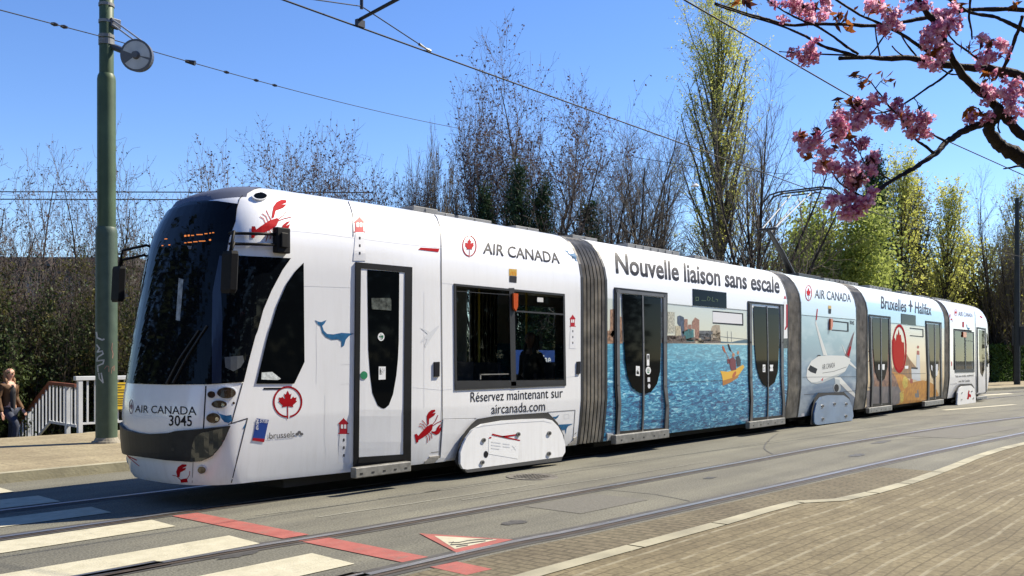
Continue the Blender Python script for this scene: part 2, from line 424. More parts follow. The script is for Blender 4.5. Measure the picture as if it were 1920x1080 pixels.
E1, S2, E2, S3, E3, S4, E4, S5 = 6.86, 7.55, 14.47, 15.20, 18.66, 19.50, 26.59, 27.20
MX = E1 + S5                       # the rear cab is the front cab turned round
WX0, WX1 = 4.08, 6.43
hole1 = (WX0, WX1, ZB, ZT)
cst = [E1, WX1, WX0, 3.8, 3.4, 3.0, 2.6]
body1 = skin(cab_loops(cst), [hole1], [hole1])
hole5 = (MX - WX1, MX - WX0, ZB, ZT)
TAP[0] = .11
body5 = skin(cab_loops(cst), [hole5], [], MX)
TAP[0] = .22
farh2 = (8.1, 9.3, ZB, ZT)
body2 = skin(plain_loops([E2, 12.0, 9.3, 8.1, S2]), [], [farh2], gap=4)
body3 = skin(plain_loops([E3, S3]), gap=1); body4 = skin(plain_loops([E4, S4]), gap=1)
CARS = {}
for k, (mb, mm) in dict(front=(body1, WHITE), lake=(body2, P2), plane=(body3, P3), dusk=(body4, P4), rear=(body5, WHITE)).items():
    o = mb.build('car_body', mm, tram, ROOT); CARS[k] = o
    me = o.data
    for p in me.polygons: p.use_smooth = True
    me.set_sharp_from_angle(angle=R(32))
    SURF[k] = BVHTree.FromPolygons([Vector(v) for v in mb.v], [f for f in mb.f])
CARS['front']['label'] = 'white front car with driver cab, red lobsters and maple leaf prints'
CARS['lake']['label'] = 'second car printed with a city skyline above blue water'
CARS['plane']['label'] = 'short middle car printed with a jet over a grey blue sky'
CARS['dusk']['label'] = 'fourth car printed with an orange headland and lighthouse'
CARS['rear']['label'] = 'white rear car at the far end'

# bellows: pleats between the cars
def bellows(xa, xb):
    n = 7; mb = MB(); xs = [xa + (xb - xa) * k / (2 * n) for k in range(2 * n + 1)]
    rows = []
    for k, X in enumerate(xs):
        d = .010 if k % 2 else .075
        near = [Vector((X, max(ins, 0) * .96 + d, z if z < 3.3 else z - d * .3)) for z, ins, a, b in LEV]
        far = [Vector((p.x, 2 * YC - p.y, p.z)) for p in reversed(near)]
        rows.append(near + far)
    m = len(rows[0]); V = [p for r in rows for p in r]
    # each pleat: a broad ridge with a narrow dark fold
    V = []; rows2 = []
    for i in range(len(rows) - 1):
        a_, b_ = rows[i], rows[i + 1]
        rows2 += [[p.lerp(q, t) for p, q in zip(a_, b_)] for t in (0, .5)]
    rows2.append(rows[-1]); V = [p for r in rows2 for p in r]
    for i in range(len(rows2) - 1):
        dark = (i % 4) in (0, 3)
        mb.add([], [], 0)
        mb.f += [(i * m + j, (i + 1) * m + j, (i + 1) * m + (j + 1) % m, i * m + (j + 1) % m) for j in range(m)]; mb.mi += [1 if dark else 0] * m
    mb.v = [tuple(p) for p in V]
    o = mb.build('bellows', [BELLOW, BELLOWD], tram, ROOT)
    c = MB()
    for X in (xa - .01, xb - .05):
        pr = [Vector((X, ins - .004, z)) for z, ins, a, b in LEV if z < 3.44]
        q = [Vector((X + .06, ins - .004, z)) for z, ins, a, b in LEV if z < 3.44]
        qi = [p + Vector((0, .05, -.02)) for p in pr]; qj = [p + Vector((0, .05, -.02)) for p in q]
        n_ = len(pr); V = pr + q + qj + qi
        fs = []
        for j in range(n_ - 1):
            for a in range(4):
                b = (a + 1) % 4; fs.append((a * n_ + j, a * n_ + j + 1, b * n_ + j + 1, b * n_ + j))
        c.add(V, fs)
    c.build('bellows_frame', BLACKP, o, ROOT)
    return o
for a, b in ((E1, S2), (E2, S3), (E3, S4), (E4, S5)): bellows(a, b)

# underframe, floor, inner lining, seats
for a, b in ((1.6, E1), (S2, E2), (S3, E3), (S4, E4), (S5, 32.4)):
    u = MB(); u.box(a + .1, b - .1, .32, 1.98, .13, .42); u.build('underframe', UNDER, tram, ROOT)
WHEELM = mat('wheel_steel', (.08, .075, .07), .5, metal=.6, var=.2)
for xw in (5.0, 6.2, 16.2, 17.6, 27.9, 29.1):
    for y in (.40, 1.75):
        u = MB(); p = [(xw, y, .30), (xw, y + .14, .30)]; u.tube(p, .30, 18); u.build('wheel', WHEELM, tram, ROOT)
for nm, bx in (('interior_floor', (2.7, 31.4, .10, 2.2, .43, .46)), ('interior_ceiling', (2.7, 31.4, .35, 1.95, 2.62, 2.66)), ('cab_bulkhead', (2.7, 2.75, .25, 2.05, .46, 2.6)), ('cab_bulkhead', (31.5, 31.55, .25, 2.05, .46, 2.6))):
    u = MB(); u.box(*bx); u.build(nm, INTER, tram, ROOT)
def seat(x, y, dx):
    s = MB(); s.box(x - .22, x + .22, y - .22, y + .22, .80, .88); s.box(x + dx * .18, x + dx * .24, y - .21, y + .21, .88, 1.48); s.box(x - .06, x + .06, y - .06, y + .06, .46, .80)
    s.build('passenger_seat', SEATM, tram, ROOT)
for x, y, dx in ((4.5, .42, -1), (5.0, .42, 1), (6.25, .42, 1), (4.5, 1.85, -1), (6.1, 1.85, 1), (10.9, .42, -1), (28.7, .42, 1), (29.5, .42, -1)): seat(x, y, dx)
POLEM = mat('grab_pole_yellow', (.5, .36, .03), .4)
for x, y in ((4.3, .75), (5.4, .75), (6.55, .8), (8.0, .9), (10.0, .9)):
    g = MB(); g.tube([(x, y, .46), (x, y, 2.62)], .017, 6); g.build('grab_pole', POLEM, tram, ROOT)

D = lambda name, surf, polys, m, parent, **k: decal(name, surf, polys, m, parent, ROOT, **k)
def T(body, surf, quad, m, parent, **k): return lettering(body, surf, quad, m, parent, ROOT, **k)
FR, LK, PL, DU, RE = 'front', 'lake', 'plane', 'dusk', 'rear'
B1, B2, B3, B4, B5 = (CARS[k] for k in (FR, LK, PL, DU, RE))

# ---- nose
ws = D('windscreen', FR, [[(322, 387)] + KA((860, 345), (1030, 300), (1300, 284), (1500, 292), (1780, 330)) + K1((930, 290), (890, 400), (866, 528), (955, 538), (1330, 556), (1270, 640), (1190, 790), (1130, 930), (1090, 1080)) + K2((940, 100), (900, 250), (865, 392), (640, 408), (380, 410)) + [(264, 720), (275, 600), (300, 480)]], WSCREEN, tram, cell=9, off=.006, mirror=YC)
D('pillar', FR, [K1((820, 540), (885, 545), (830, 800)) + K2((735, 0), (725, 400), (668, 404), (668, 60)) + K1((770, 800))], mat('pillar_blue_black', (.012, .018, .045), .2), ws, off=.011, pair=YC)
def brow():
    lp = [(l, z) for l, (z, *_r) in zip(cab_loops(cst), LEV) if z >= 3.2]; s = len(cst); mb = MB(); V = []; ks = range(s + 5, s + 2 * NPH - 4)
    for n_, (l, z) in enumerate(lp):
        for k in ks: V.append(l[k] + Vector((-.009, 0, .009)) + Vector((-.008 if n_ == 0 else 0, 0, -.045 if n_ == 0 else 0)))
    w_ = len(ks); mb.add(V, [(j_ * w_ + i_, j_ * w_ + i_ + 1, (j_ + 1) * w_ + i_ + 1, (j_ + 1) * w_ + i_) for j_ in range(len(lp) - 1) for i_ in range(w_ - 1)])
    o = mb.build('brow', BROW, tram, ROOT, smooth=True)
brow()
led = [KA((x, y - 7), (x + w_, y - 9), (x + w_, y + 4), (x, y + 6)) for x, y, w_ in ((1020, 790, 30), (1020, 802, 30), (1070, 785, 28), (1070, 797, 28), (1118, 790, 42), (1195, 778, 90), (1310, 765, 42), (1378, 757, 26), (1420, 751, 28), (1020, 897, 30), (1070, 890, 60), (1150, 881, 60), (1228, 872, 95), (1375, 851, 28), (1375, 860, 28), (735, 840, 40), (692, 936, 26), (790, 926, 28))]
D('destination_display', FR, led, LED, ws, off=.010)
D('dash_lamp', FR, [KA((1058, 935), (1130, 940), (1120, 985), (1085, 985))], GREYP, ws, off=.010)
D('cab_notice', FR, [K1((527, 700), (560, 712), (535, 1010), (505, 1005))], mat('cab_notice_grey', (.30, .33, .34), .5, var=.5, scale=14), ws, off=.010)
D('wiper', FR, stroke(K2((390, 405), (470, 250), (590, 70)), 2.4) + stroke(K2((430, 400), (520, 230), (640, 40)), 2.2), BLACKP, ws, off=.012, thick=.02, cell=0)
D('steering_console', FR, [K2((745, 235), (860, 225), (868, 262), (845, 300), (800, 325), (750, 300))], mat('console_grey', (.09, .10, .11), .35), ws, off=.010)
bp = D('bumper', FR, [[(262, 812), (283, 813.5), (318, 811.5)] + KB((520, 575), (750, 555), (970, 530), (900, 690), (830, 780), (740, 822), (660, 830), (450, 815), (300, 795)) + [(262, 855)]], BUMP, tram, off=.004, thick=.03, cell=8, mirror=YC)
D('headlight', FR, [KB((690, 620), (740, 585), (830, 565), (965, 535), (895, 690), (825, 776), (735, 818), (655, 826), (668, 700))], LENS, bp, off=.035, thick=.006, cell=8, pair=YC)
D('tow_hole', FR, [KB(*ell(512, 726, 13, 16))], BLACKP, bp, off=.036)
for p in (KB((985, 1010), (1120, 470), (960, 520)), KB((985, 510), (1078, 175))): D('panel_seam', FR, stroke(p, 1.7), INK, B1, off=.005, pair=YC)
D('panel_seam', FR, stroke(KB((750, 550), (770, 200)), 2.4), INK, B1, off=.005, pair=YC)
D('panel_seam', FR, stroke(KB((662, 835), (655, 1010)), 1.0), GREYP, B1, off=.005, pair=YC)
D('panel_seam', FR, stroke(K1((1010, 75), (960, 130), (940, 200), (930, 290), (890, 400)), 1.3), INK, B1, off=.005)
D('panel_seam', FR, stroke(K3((50, -5), (68, 40), (82, 90), (85, 245)), 1.3), INK, B1, off=.005)
D('panel_seam', FR, stroke(K3((655, 65), (690, 110), (715, 180), (720, 260), (722, 560)) + K4((728, 300), (728, 560), (706, 900)), 1.3), INK, B1, off=.005)
for sp_ in (K4((0, 165), (95, 160)), K3((600, 640), (600, 1075)), K4((600, 0), (600, 480)), K2((1385, 470), (1385, 940)), K1((1320, 352), (1560, 375), (1780, 405)), K3((85, 250), (400, 290), (720, 325)), K1((1430, 755), (1790, 765)), K3((725, 578), (812, 588)), K2((1330, 0), (1330, 400)), K4((0, 305), (98, 300)), K4((520, 330), (725, 350), (1700, 250))): D('panel_seam', FR, stroke(sp_, .7), PALER, B1, off=.005)
D('panel_seam', FR, stroke(K4((735, 562), (975, 556)), 1.1), GREYP, B1, off=.005)
D('panel_seam', FR, stroke(K4((1490, 512), (1690, 497), (1670, 775)), 1.1), GREYP, B1, off=.005)
for n, (cx, cy, rx, ry) in enumerate(((818, 270, 32, 28), (940, 255, 76, 46), (880, 350, 62, 32), (832, 467, 55, 42), (738, 902, 33, 30))):
    l = D('signal_lamp', FR, [KB(*ell(cx, cy, rx + 7, ry + 7))], PALE, tram, off=.004, cell=6, thick=.012, pair=YC)
    D('lens', FR, [KB(*ell(cx, cy, rx, ry))], LAMPBR, l, off=.019, cell=6, pair=YC)
    if n in (2, 3): D('reflector', FR, [KB(*ell(cx + 30, cy + 8, 14, 16))], CHROME, l, off=.022, cell=6, pair=YC)
D('sensor', FR, [KB(*ell(1003, 341, 11, 11))], LAMPBR, B1, off=.006)
D('roof_camera', FR, [K1(*ell(1105, 118, 55, 27))], PALE, B1, off=.004, thick=.02, cell=6); D('roof_camera_lens', FR, [K1(*ell(1108, 118, 46, 22))], GLASSD, B1, off=.027, cell=6)

# ---- printed motifs, drawn once on their own small frame and laid on by similarity
LOBSTER = [[(545, 695), (575, 660), (615, 618), (650, 597), (662, 605), (655, 640), (625, 670), (590, 695), (560, 712), (548, 708)],
           [(528, 672), (545, 668), (560, 690), (555, 730), (540, 733), (533, 700)],
           [(622, 605), (618, 570), (617, 540), (628, 515), (650, 497), (675, 493), (680, 505), (655, 522), (683, 515), (672, 535), (650, 550), (634, 560), (632, 600)],
           [(648, 648), (668, 652), (684, 645), (690, 625), (705, 606), (722, 598), (706, 628), (725, 613), (722, 640), (705, 668), (685, 676), (655, 662)]]
LEGS = [[(560, 612), (580, 618), (600, 645)], [(568, 594), (590, 602), (610, 630)], [(585, 572), (600, 590), (622, 616)], [(610, 680), (622, 700), (620, 732)], [(625, 670), (640, 690), (638, 715)], [(638, 660), (652, 675), (655, 700)], [(655, 605), (680, 575), (697, 535)], [(660, 610), (690, 590), (722, 575)]]
WH = [(590, 600), (597, 603), (602, 604), (612, 600), (608, 607), (604, 611), (607, 620), (613, 626), (625, 627), (640, 624), (664, 625.5), (655, 629), (648, 637), (645, 648), (640, 651), (640, 640), (634, 636), (622, 637), (611, 632), (604, 624), (601, 612), (594, 607)]
def sim(src, a, b, a2, b2):   # similarity sending a->a2, b->b2
    za, zb, wa, wb = complex(*a), complex(*b), complex(*a2), complex(*b2); k = (wb - wa) / (zb - za)
    f = lambda p: ((wa + k * (complex(*p) - za)).real, (wa + k * (complex(*p) - za)).imag)
    return [[f(p) for p in poly] for poly in src]
def lobster(surf, parent, a2, b2, legw=1.3, m=RED):
    A, Bq = (545, 700), (722, 600)
    polys = sim(LOBSTER, A, Bq, a2, b2)
    for l in sim(LEGS, A, Bq, a2, b2): polys += stroke(l, legw)
    D('lobster_print', surf, polys, m, parent, off=.005, cell=9)
lobster(FR, B1, K4((545, 700))[0], K4((722, 600))[0])
lobster(FR, B1, K1((1062, 368))[0], K1((1325, 292))[0])
D('lobster_print', FR, [KB((530, 965), (520, 920), (535, 880), (570, 857), (605, 858), (608, 872), (570, 892), (605, 885), (595, 905), (555, 925), (548, 965)), KB((555, 985), (610, 975), (618, 1008), (560, 1012))] + stroke(KB((555, 985), (520, 955), (490, 950)), 1) + stroke(KB((610, 985), (632, 945), (635, 915)), 1), RED, B1, off=.005, cell=6)
D('lobster_print', FR, stroke(KB((105, 785), (185, 822)), 2) + stroke(KB((120, 800), (208, 872)), 1.2), CRIM, B1, off=.005, cell=6)
def whale(surf, parent, polys): D('whale_print', surf, polys, WHALE, parent, off=.005, cell=9)
whale(FR, B1, [WH])
whale(FR, B1, [KB((865, 410), (880, 430), (940, 447), (985, 440), (990, 490), (960, 510), (925, 500), (890, 460)), KB((1080, 555), (1105, 510), (1100, 555))])
whale(FR, B1, [K3((1660, 303), (1675, 308), (1692, 308), (1684, 325), (1700, 365), (1725, 368), (1727, 412), (1700, 395), (1682, 350), (1678, 325))])
whale(FR, B1, [K4((1525, 545), (1548, 545), (1575, 530), (1565, 550), (1548, 562), (1535, 555)), K4((1570, 602), (1675, 596), (1640, 612), (1628, 632), (1622, 675), (1618, 640), (1590, 640))])
def lighthouse(surf, parent, x0, y0, x1, y1, k):
    w_, h = x1 - x0, y1 - y0; f = lambda *p: k(*[(x0 + a * w_, y0 + b * h) for a, b in p])
    D('lighthouse_print', surf, [f((.02, .12), (.38, .02), (.42, 0), (.46, .02), (.80, .12), (.80, .14), (.72, .14), (.72, .34), (.86, .34), (.86, .36), (0, .36), (0, .34), (.1, .34), (.1, .14), (.02, .14))], CRIM, parent, off=.005)
    D('lighthouse_window', surf, [f((.2, .15), (.38, .15), (.38, .24), (.2, .24)), f((.46, .15), (.62, .15), (.62, .24), (.46, .24))], PRINTW, parent, off=.007)
    D('lighthouse_tower', surf, [f((.12, .36), (.74, .36), (.92, 1), (-.05, 1))], PALER, parent, off=.0045)
    for d in (0, .17, .34): D('lighthouse_slot', surf, [f((.38, .46 + d), (.5, .46 + d), (.5, .52 + d), (.38, .52 + d))], INKB, parent, off=.007)
lighthouse(FR, B1, 90, 100, 185, 420, K3); lighthouse(FR, B1, 1465, 618, 1545, 905, K2); lighthouse(FR, B1, 1650, 808, 1702, 1055, K3)
D('aeroplane_print', FR, [K3((566, 900), (640, 935), (700, 888), (708, 895), (662, 960), (610, 1045), (600, 1040), (620, 985), (570, 1012), (600, 970), (622, 950))], PALE, B1, off=.005)
D('aeroplane_wing_print', FR, [K3((555, 340), (572, 325), (708, 333), (700, 357))], RED, B1, off=.005)
LEAF = [(0, 1.0), (.17, .66), (.22, .64), (.37, .73), (.27, .27), (.33, .24), (.55, .47), (.60, .36), (.64, .34), (.88, .38), (.80, .12), (.82, .07), (.92, .02), (.52, -.32), (.51, -.38), (.56, -.52), (.08, -.44), (.045, -.47), (.05, -.95)]
LEAF = LEAF + [(-x, y) for x, y in reversed(LEAF[1:])]
def emblem(surf, parent, cx, cy, rx, ry, m=RED, sk=0.0, ringw=.12):
    f = lambda x, y: (cx + x * rx, cy - y * ry + x * rx * sk)
    D('maple_emblem', surf, [[f(*p) for p in [(x * .74, y * .74 + .02) for x, y in LEAF]]] +
      stroke([f(math.sin(a), -math.cos(a)) for a in [R(12) + R(346) * k / 36 for k in range(37)]], ringw * (rx + ry) / 2) + stroke([f(0, -.4), f(0, -1.12)], .07 * rx), m, parent, off=.005, cell=10)
emblem(FR, B1, *K2((1145, 518))[0], 26, 28)
emblem(FR, B1, *K3((925, 313))[0], 12.5, 19, ringw=.11)
emblem(FR, B1, *KB((141, 372))[0], 3.6, 13, m=mat('print_plum', (.10, .01, .07), .4))
emblem(PL, B3, *K9((138, 113))[0], 5.8, 14)
emblem(RE, B5, *K10((797, 275))[0], 2.6, 6)

T('AIR CANADA', FR, K3((1030, 288), (1568, 366), (1580, 441), (1024, 366)), INK, B1, bold=.008)
T('AIR CANADA', FR, KB((176, 360), (690, 372), (692, 444), (172, 418)), INKB, B1, bold=.004)
T('3045', FR, KB((460, 445), (652, 450), (654, 535), (458, 530)), INK, B1, bold=.012)
T('Réservez maintenant sur', FR, K4((934, 368), (1600, 335), (1602, 405), (934, 438)), INK, B1)
T('aircanada.com', FR, K4((1085, 456), (1473, 432), (1473, 500), (1085, 524)), INK, B1)
st = D('transit_logo', FR, [K2((948, 622), (1025, 632), (995, 773), (920, 762))], STIB, B1, off=.005)
T('STIB', FR, K2((970, 628), (1020, 634), (1016, 652), (966, 648)), PRINTW, B1, off=.009, bold=.02)
T('MIVB', FR, K2((946, 628), (943, 694), (958, 696), (962, 630)), PRINTW, B1, off=.009, bold=.02)
D('transit_logo_stripe', FR, [K2((926, 745), (1000, 752), (995, 773), (920, 762))], CRIM, B1, off=.008)
T('.brussels', FR, K2((1016, 714), (1188, 702), (1188, 740), (1016, 754)), GREYP, B1, bold=.006)
D('city_logo', FR, [K2(*ell(1205, 722, 11, 9)), K2(*ell(1233, 722, 11, 9)), K2(*ell(1218, 710, 11, 9))] , GREYP, B1, off=.005)
D('fleet_mark', FR, stroke(K2((996, 435), (1100, 434)), 3.6), INK, B1, off=.005)

# ---- cab quarter light, stickers, camera box
q = D('quarter_window', FR, [K1((1422, 588), (1426, 1080)) + K2((1250, 265), (1185, 403), (945, 403), (965, 320), (1010, 130), (1040, 20)) + K1((1180, 1070), (1230, 900), (1300, 740), (1370, 640))], GLASSD, tram, off=.006, cell=9)
D('paper', FR, [K2((978, 332), (1045, 328), (1100, 372), (1080, 380), (975, 376))], mat('paper_white', (.62, .66, .64), .6, var=.3, scale=30), q, off=.010)
# ---- mirrors
def bevelled(o, wd=.012):
    bv = o.modifiers.new('bevel', 'BEVEL'); bv.width = wd; bv.segments = 2; bv.limit_method = 'ANGLE'; return o
MIRM = mat('mirror_black', (.010, .010, .011), .6, spec=.15, var=.15, scale=10)
GREYM = mat('mirror_edge_grey', (.16, .20, .19), .3)
def mirror_unit(far):
    f = (lambda p: (p[0], 2 * YC - p[1], p[2])) if far else (lambda p: tuple(p))
    pm, nm = cast(FR, *K1((1250, 437))[0])
    mb = MB(); c = pm + nm * .05; mb.box(c.x - .085, c.x + .085, c.y - .035, c.y + .05, c.z - .135, c.z + .135)
    mb.box(c.x - .045, c.x + .045, c.y - .055, c.y - .035, c.z - .08, c.z + .08)
    mb.v = [f(v) for v in mb.v]
    mount = bevelled(mb.build('mirror_mount', MIRM, tram, ROOT))
    end = Vector((.84, .05, 2.66)) if not far else Vector((.98, -.2, 2.67))
    for py, ex in ((392, 0), (462, .16)):
        pts = []
        for px in (1195, 1090, 980, 900):
            l, n_ = cast(FR, *K1((px, py))[0]); pts.append(l + n_ * .055)
        pts.append(Vector((end.x + .05, end.y, pts[-1].z - .02))); pts.append(Vector((end.x, end.y, end.z - .1)))
        a = MB(); a.tube([f(p) for p in pts], .016, 8); a.build('mirror_arm', MIRM, mount, ROOT, smooth=True)
    h = .21; V = []; pts = [(-.04, -.085), (.02, -.10), (.045, -.075), (.045, .075), (.02, .10), (-.04, .085)]
    for zz, sc in ((-h, .80), (-h * .85, 1), (h * .85, 1), (h, .86)):
        for x, y in pts: V.append(f((end.x + x * sc + zz * .05, end.y + y * sc, end.z - .26 + zz)))
    n_ = 6; Fs = [(i * n_ + k, i * n_ + (k + 1) % n_, (i + 1) * n_ + (k + 1) % n_, (i + 1) * n_ + k) for i in range(3) for k in range(n_)] + [tuple(range(n_))[::-1], tuple(range(3 * n_, 4 * n_))]
    m_ = MB(); m_.add(V, Fs); mo = m_.build('mirror', MIRM, tram, ROOT)
    g = MB(); g.add([f((end.x + .048 + zz * .05, end.y + y, end.z - .26 + zz)) for y, zz in ((-.07, -.15), (.07, -.15), (.07, .15), (-.07, .15))], [(0, 1, 2, 3)])
    g.build('mirror_glass', GREYM, mo, ROOT)
mirror_unit(False); mirror_unit(True)

# ---- doors: frame, leaf, dark oval glass, step, stickers
def rectpoly(tl, tr, br, bl): return [tl, tr, br, bl]
def door(surf, outer, inner, glasses, step, label=None, leaf=None, posts=(), mid=None, stickers=(), threshold=None):
    fr = D('door', surf, [[outer, inner[::-1]]], FRAMED, tram, off=.003, thick=.012, cell=14)
    if label: fr['label'] = label
    if leaf: D('door_leaf', surf, [leaf], WHITE, fr, off=.004, thick=.006)
    for p in posts: D('door_post', surf, stroke(p, p_w(p)), SILVER, fr, off=.014, thick=.010, cell=14)
    for g in glasses: D('door_glass', surf, [g], GLASSD, fr, off=.012, cell=10)
    if mid: D('door_seal', surf, stroke(mid, 2.6 if mid[0][0] < 1300 else 1.6), SILVER, fr, off=.014, thick=.008, cell=14)
    if threshold: D('threshold', surf, [threshold], FRAMED, fr, off=.014, thick=.006)
    for s_, m_ in stickers: D('sticker', surf, [s_], m_, fr, off=.015, cell=8)
    # step: a real ledge under the door
    (x0, y0), (x1, y1) = step[0], step[1]; zt = atY(x0, y0, -.02).z; a = atY(x0, y0, -.02).x; b = atY(x1, y1, -.02).x
    m_ = MB(); m_.box(a, b, -.040, .05, zt - .045 - step[2], zt); o = m_.build('door_step', STEEL, fr, ROOT); bevelled(o, .01)
    m_ = MB()
    for k in range(5):
        xx = a + (b - a) * (k + .5) / 5; m_.box(xx - .02, xx + .02, -.043, -.039, zt - .045 - step[2] * .5, zt - .025 - step[2] * .5)
    m_.build('step_rivet', UNDER, o, ROOT)
    return fr
def p_w(p): return POSTW
POSTW = 6.0
o1 = K3((100, 430), (507, 467)) + K4((497, 885), (85, 905)); i1 = K3((136, 474), (455, 504)) + K4((443, 815), (121, 836))
door(FR, o1, i1, [K3((183, 485), (415, 503)) + K4((411, 0), (405, 130), (393, 250), (370, 380), (340, 460), (315, 482), (300, 486), (283, 480), (258, 462), (220, 375), (203, 240), (190, 60))],
     (K4((95, 915))[0], K4((497, 880))[0], .075), 'white single door behind the driver cab', leaf=i1,
     threshold=K4((121, 838), (443, 816), (445, 850), (110, 880)),
     stickers=[(K4(*ell(158, 245, 26, 29)), GREEN), (K4((265, 182), (315, 182), (314, 275), (264, 278)), PRINTW), (K4((271, 192), (309, 192), (308, 240), (271, 242)), INK), (K4((275, 200), (287, 215), (287, 230), (275, 236)), PRINTW), (K4((305, 200), (293, 215), (293, 230), (305, 236)), PRINTW), (K3(*ell(282, 970, 24, 30)), PRINTW), (K3(*ell(282, 970, 17, 22)), GREEN), (K3((212, 690), (350, 690), (355, 705), (355, 780), (215, 770)), mat('door_reflection_grey', (.09, .10, .09), .2, var=.6, scale=22))])  # last entry: a reflection painted grey on the glass, not a sticker
POSTW = 5.5
o2 = K5((327, 543), (778, 590)) + K6((790, 850), (785, 500), (335, 480)) ; 
o2 = K5((327, 543), (778, 590)) + K6((775, 100), (776, 480), (792, 640), (788, 850), (335, 890), (338, 640), (328, 480), (326, 100))
i2 = K5((342, 566), (765, 612)) + K6((762, 100), (764, 480), (779, 640), (776, 838), (350, 880), (352, 640), (343, 480), (341, 100))
door(LK, o2, i2, [K5((390, 600), (556, 614)) + K6((560, 100), (562, 540), (520, 520), (480, 488), (440, 400), (416, 250), (408, 100)), K5((576, 618), (722, 633)) + K6((722, 130), (716, 350), (690, 455), (640, 525), (583, 541), (578, 100))],
     (K6((332, 897))[0], K6((792, 850))[0], .10), 'double door at the front of the skyline car',
     posts=[K5((352, 570)) + K6((352, 100), (355, 470), (365, 640), (352, 880)), K5((752, 612)) + K6((755, 100), (757, 480), (776, 640), (765, 840)), K5((345, 575), (758, 618))],
     mid=K5((562, 600)) + K6((570, 100), (572, 560), (570, 700), (562, 862)), threshold=K6((362, 862), (768, 830), (768, 848), (352, 882)),
     stickers=[(K6((507, 302), (540, 305), (540, 388), (507, 385)), PRINTW), (K6((512, 315), (534, 317), (534, 375), (512, 372)), INK), (K6((600, 200), (622, 200), (622, 300), (600, 300)), PRINTW), (K6((604, 210), (618, 210), (618, 250), (604, 250)), INK), (K6(*ell(613, 342, 22, 34)), PRINTW), (K6(*ell(613, 342, 13, 24)), GREEN), (K6((607, 400), (628, 400), (628, 438), (607, 438)), PALE), (K6(*ell(620, 475, 11, 20)), PALE)])
POSTW = 4.2
o3 = K5((1470, 660), (1778, 690)) + K6((1775, 100), (1776, 400), (1788, 620), (1784, 760), (1480, 785), (1488, 600), (1476, 400), (1474, 100))
i3 = K5((1481, 678), (1767, 706)) + K6((1764, 100), (1765, 400), (1776, 620), (1772, 750), (1494, 775), (1500, 600), (1488, 400), (1486, 100))
door(LK, o3, i3, [K5((1517, 702), (1624, 712)) + K6((1632, 100), (1635, 484), (1600, 460), (1568, 400), (1542, 300), (1526, 100)), K5((1636, 714), (1735, 722)) + K6((1735, 150), (1726, 350), (1700, 440), (1647, 484), (1645, 100))],
     (K6((1480, 783))[0], K6((1787, 752))[0], .09), 'double door at the rear of the skyline car',
     posts=[K5((1490, 690)) + K6((1492, 100), (1494, 400), (1502, 600), (1495, 765)), K5((1752, 708)) + K6((1760, 100), (1762, 400), (1776, 620), (1772, 745))],
     mid=K5((1630, 708)) + K6((1638, 100), (1642, 560), (1636, 755)), threshold=K6((1500, 750), (1775, 722), (1774, 742), (1496, 770)),
     stickers=[(K6((1595, 290), (1617, 290), (1617, 355), (1595, 355)), PRINTW), (K6((1599, 302), (1613, 302), (1613, 345), (1599, 345)), INK), (K6((1655, 292), (1685, 292), (1680, 320), (1660, 318)), PRINTW), (K6((1658, 322), (1682, 320), (1684, 346), (1655, 346)), PRINTW)])
POSTW = 2.4
o4 = K10((118, 288), (286, 306), (290, 560), (298, 1005), (130, 1018), (134, 800), (122, 560)); i4 = K10((125, 302), (278, 318), (283, 560), (290, 995), (140, 1008), (142, 800), (129, 560))
door(DU, o4, i4, [K10((143, 312), (207, 318), (212, 808), (190, 792), (166, 722), (152, 560)), K10((212, 318), (266, 324), (268, 500), (262, 700), (240, 790), (217, 808))],
     (K10((118, 1018))[0], K10((298, 1002))[0], .09), 'double door at the front of the headland car', posts=[K10((132, 315), (135, 560), (146, 800), (138, 1000)), K10((276, 325), (282, 560), (290, 990))], mid=K10((209, 318), (215, 990)),
     threshold=K10((146, 985), (288, 975), (288, 992), (142, 1004)),
     stickers=[(K10((190, 678), (200, 678), (200, 720), (190, 720)), PALE), (K10((220, 678), (240, 676), (238, 720), (222, 720)), PRINTW)])
o5 = K10((560, 338), (684, 352), (686, 560), (690, 950), (572, 968), (574, 760), (566, 560)); i5 = K10((566, 352), (678, 364), (680, 560), (683, 940), (580, 958), (580, 760), (572, 560))
door(DU, o5, i5, [K10((580, 362), (626, 367), (632, 793), (612, 770), (598, 700), (586, 560)), K10((631, 368), (668, 371), (668, 560), (660, 720), (637, 790))],
     (K10((552, 968))[0], K10((700, 952))[0], .10), 'double door at the rear of the headland car', posts=[K10((572, 365), (578, 560), (584, 760), (582, 950)), K10((674, 370), (678, 560), (684, 935))], mid=K10((629, 368), (634, 945)),
     threshold=K10((584, 935), (684, 922), (683, 938), (580, 954)),
     stickers=[(K10((600, 680), (612, 690), (612, 730), (604, 720)), PALE), (K10((640, 676), (655, 676), (652, 760), (640, 770)), PALE)])
POSTW = 1.6
o6 = K10((960, 387), (1028, 398), (1034, 640), (1036, 912), (962, 930)); i6 = K10((966, 400), (1021, 410), (1026, 640), (1028, 900), (970, 915))
door(RE, o6, i6, [K10((974, 408), (1019, 416), (1022, 620), (1018, 720), (1003, 775), (985, 742), (976, 600))], (K10((960, 932))[0], K10((1036, 916))[0], .05), 'white single door at the rear cab', leaf=i6)

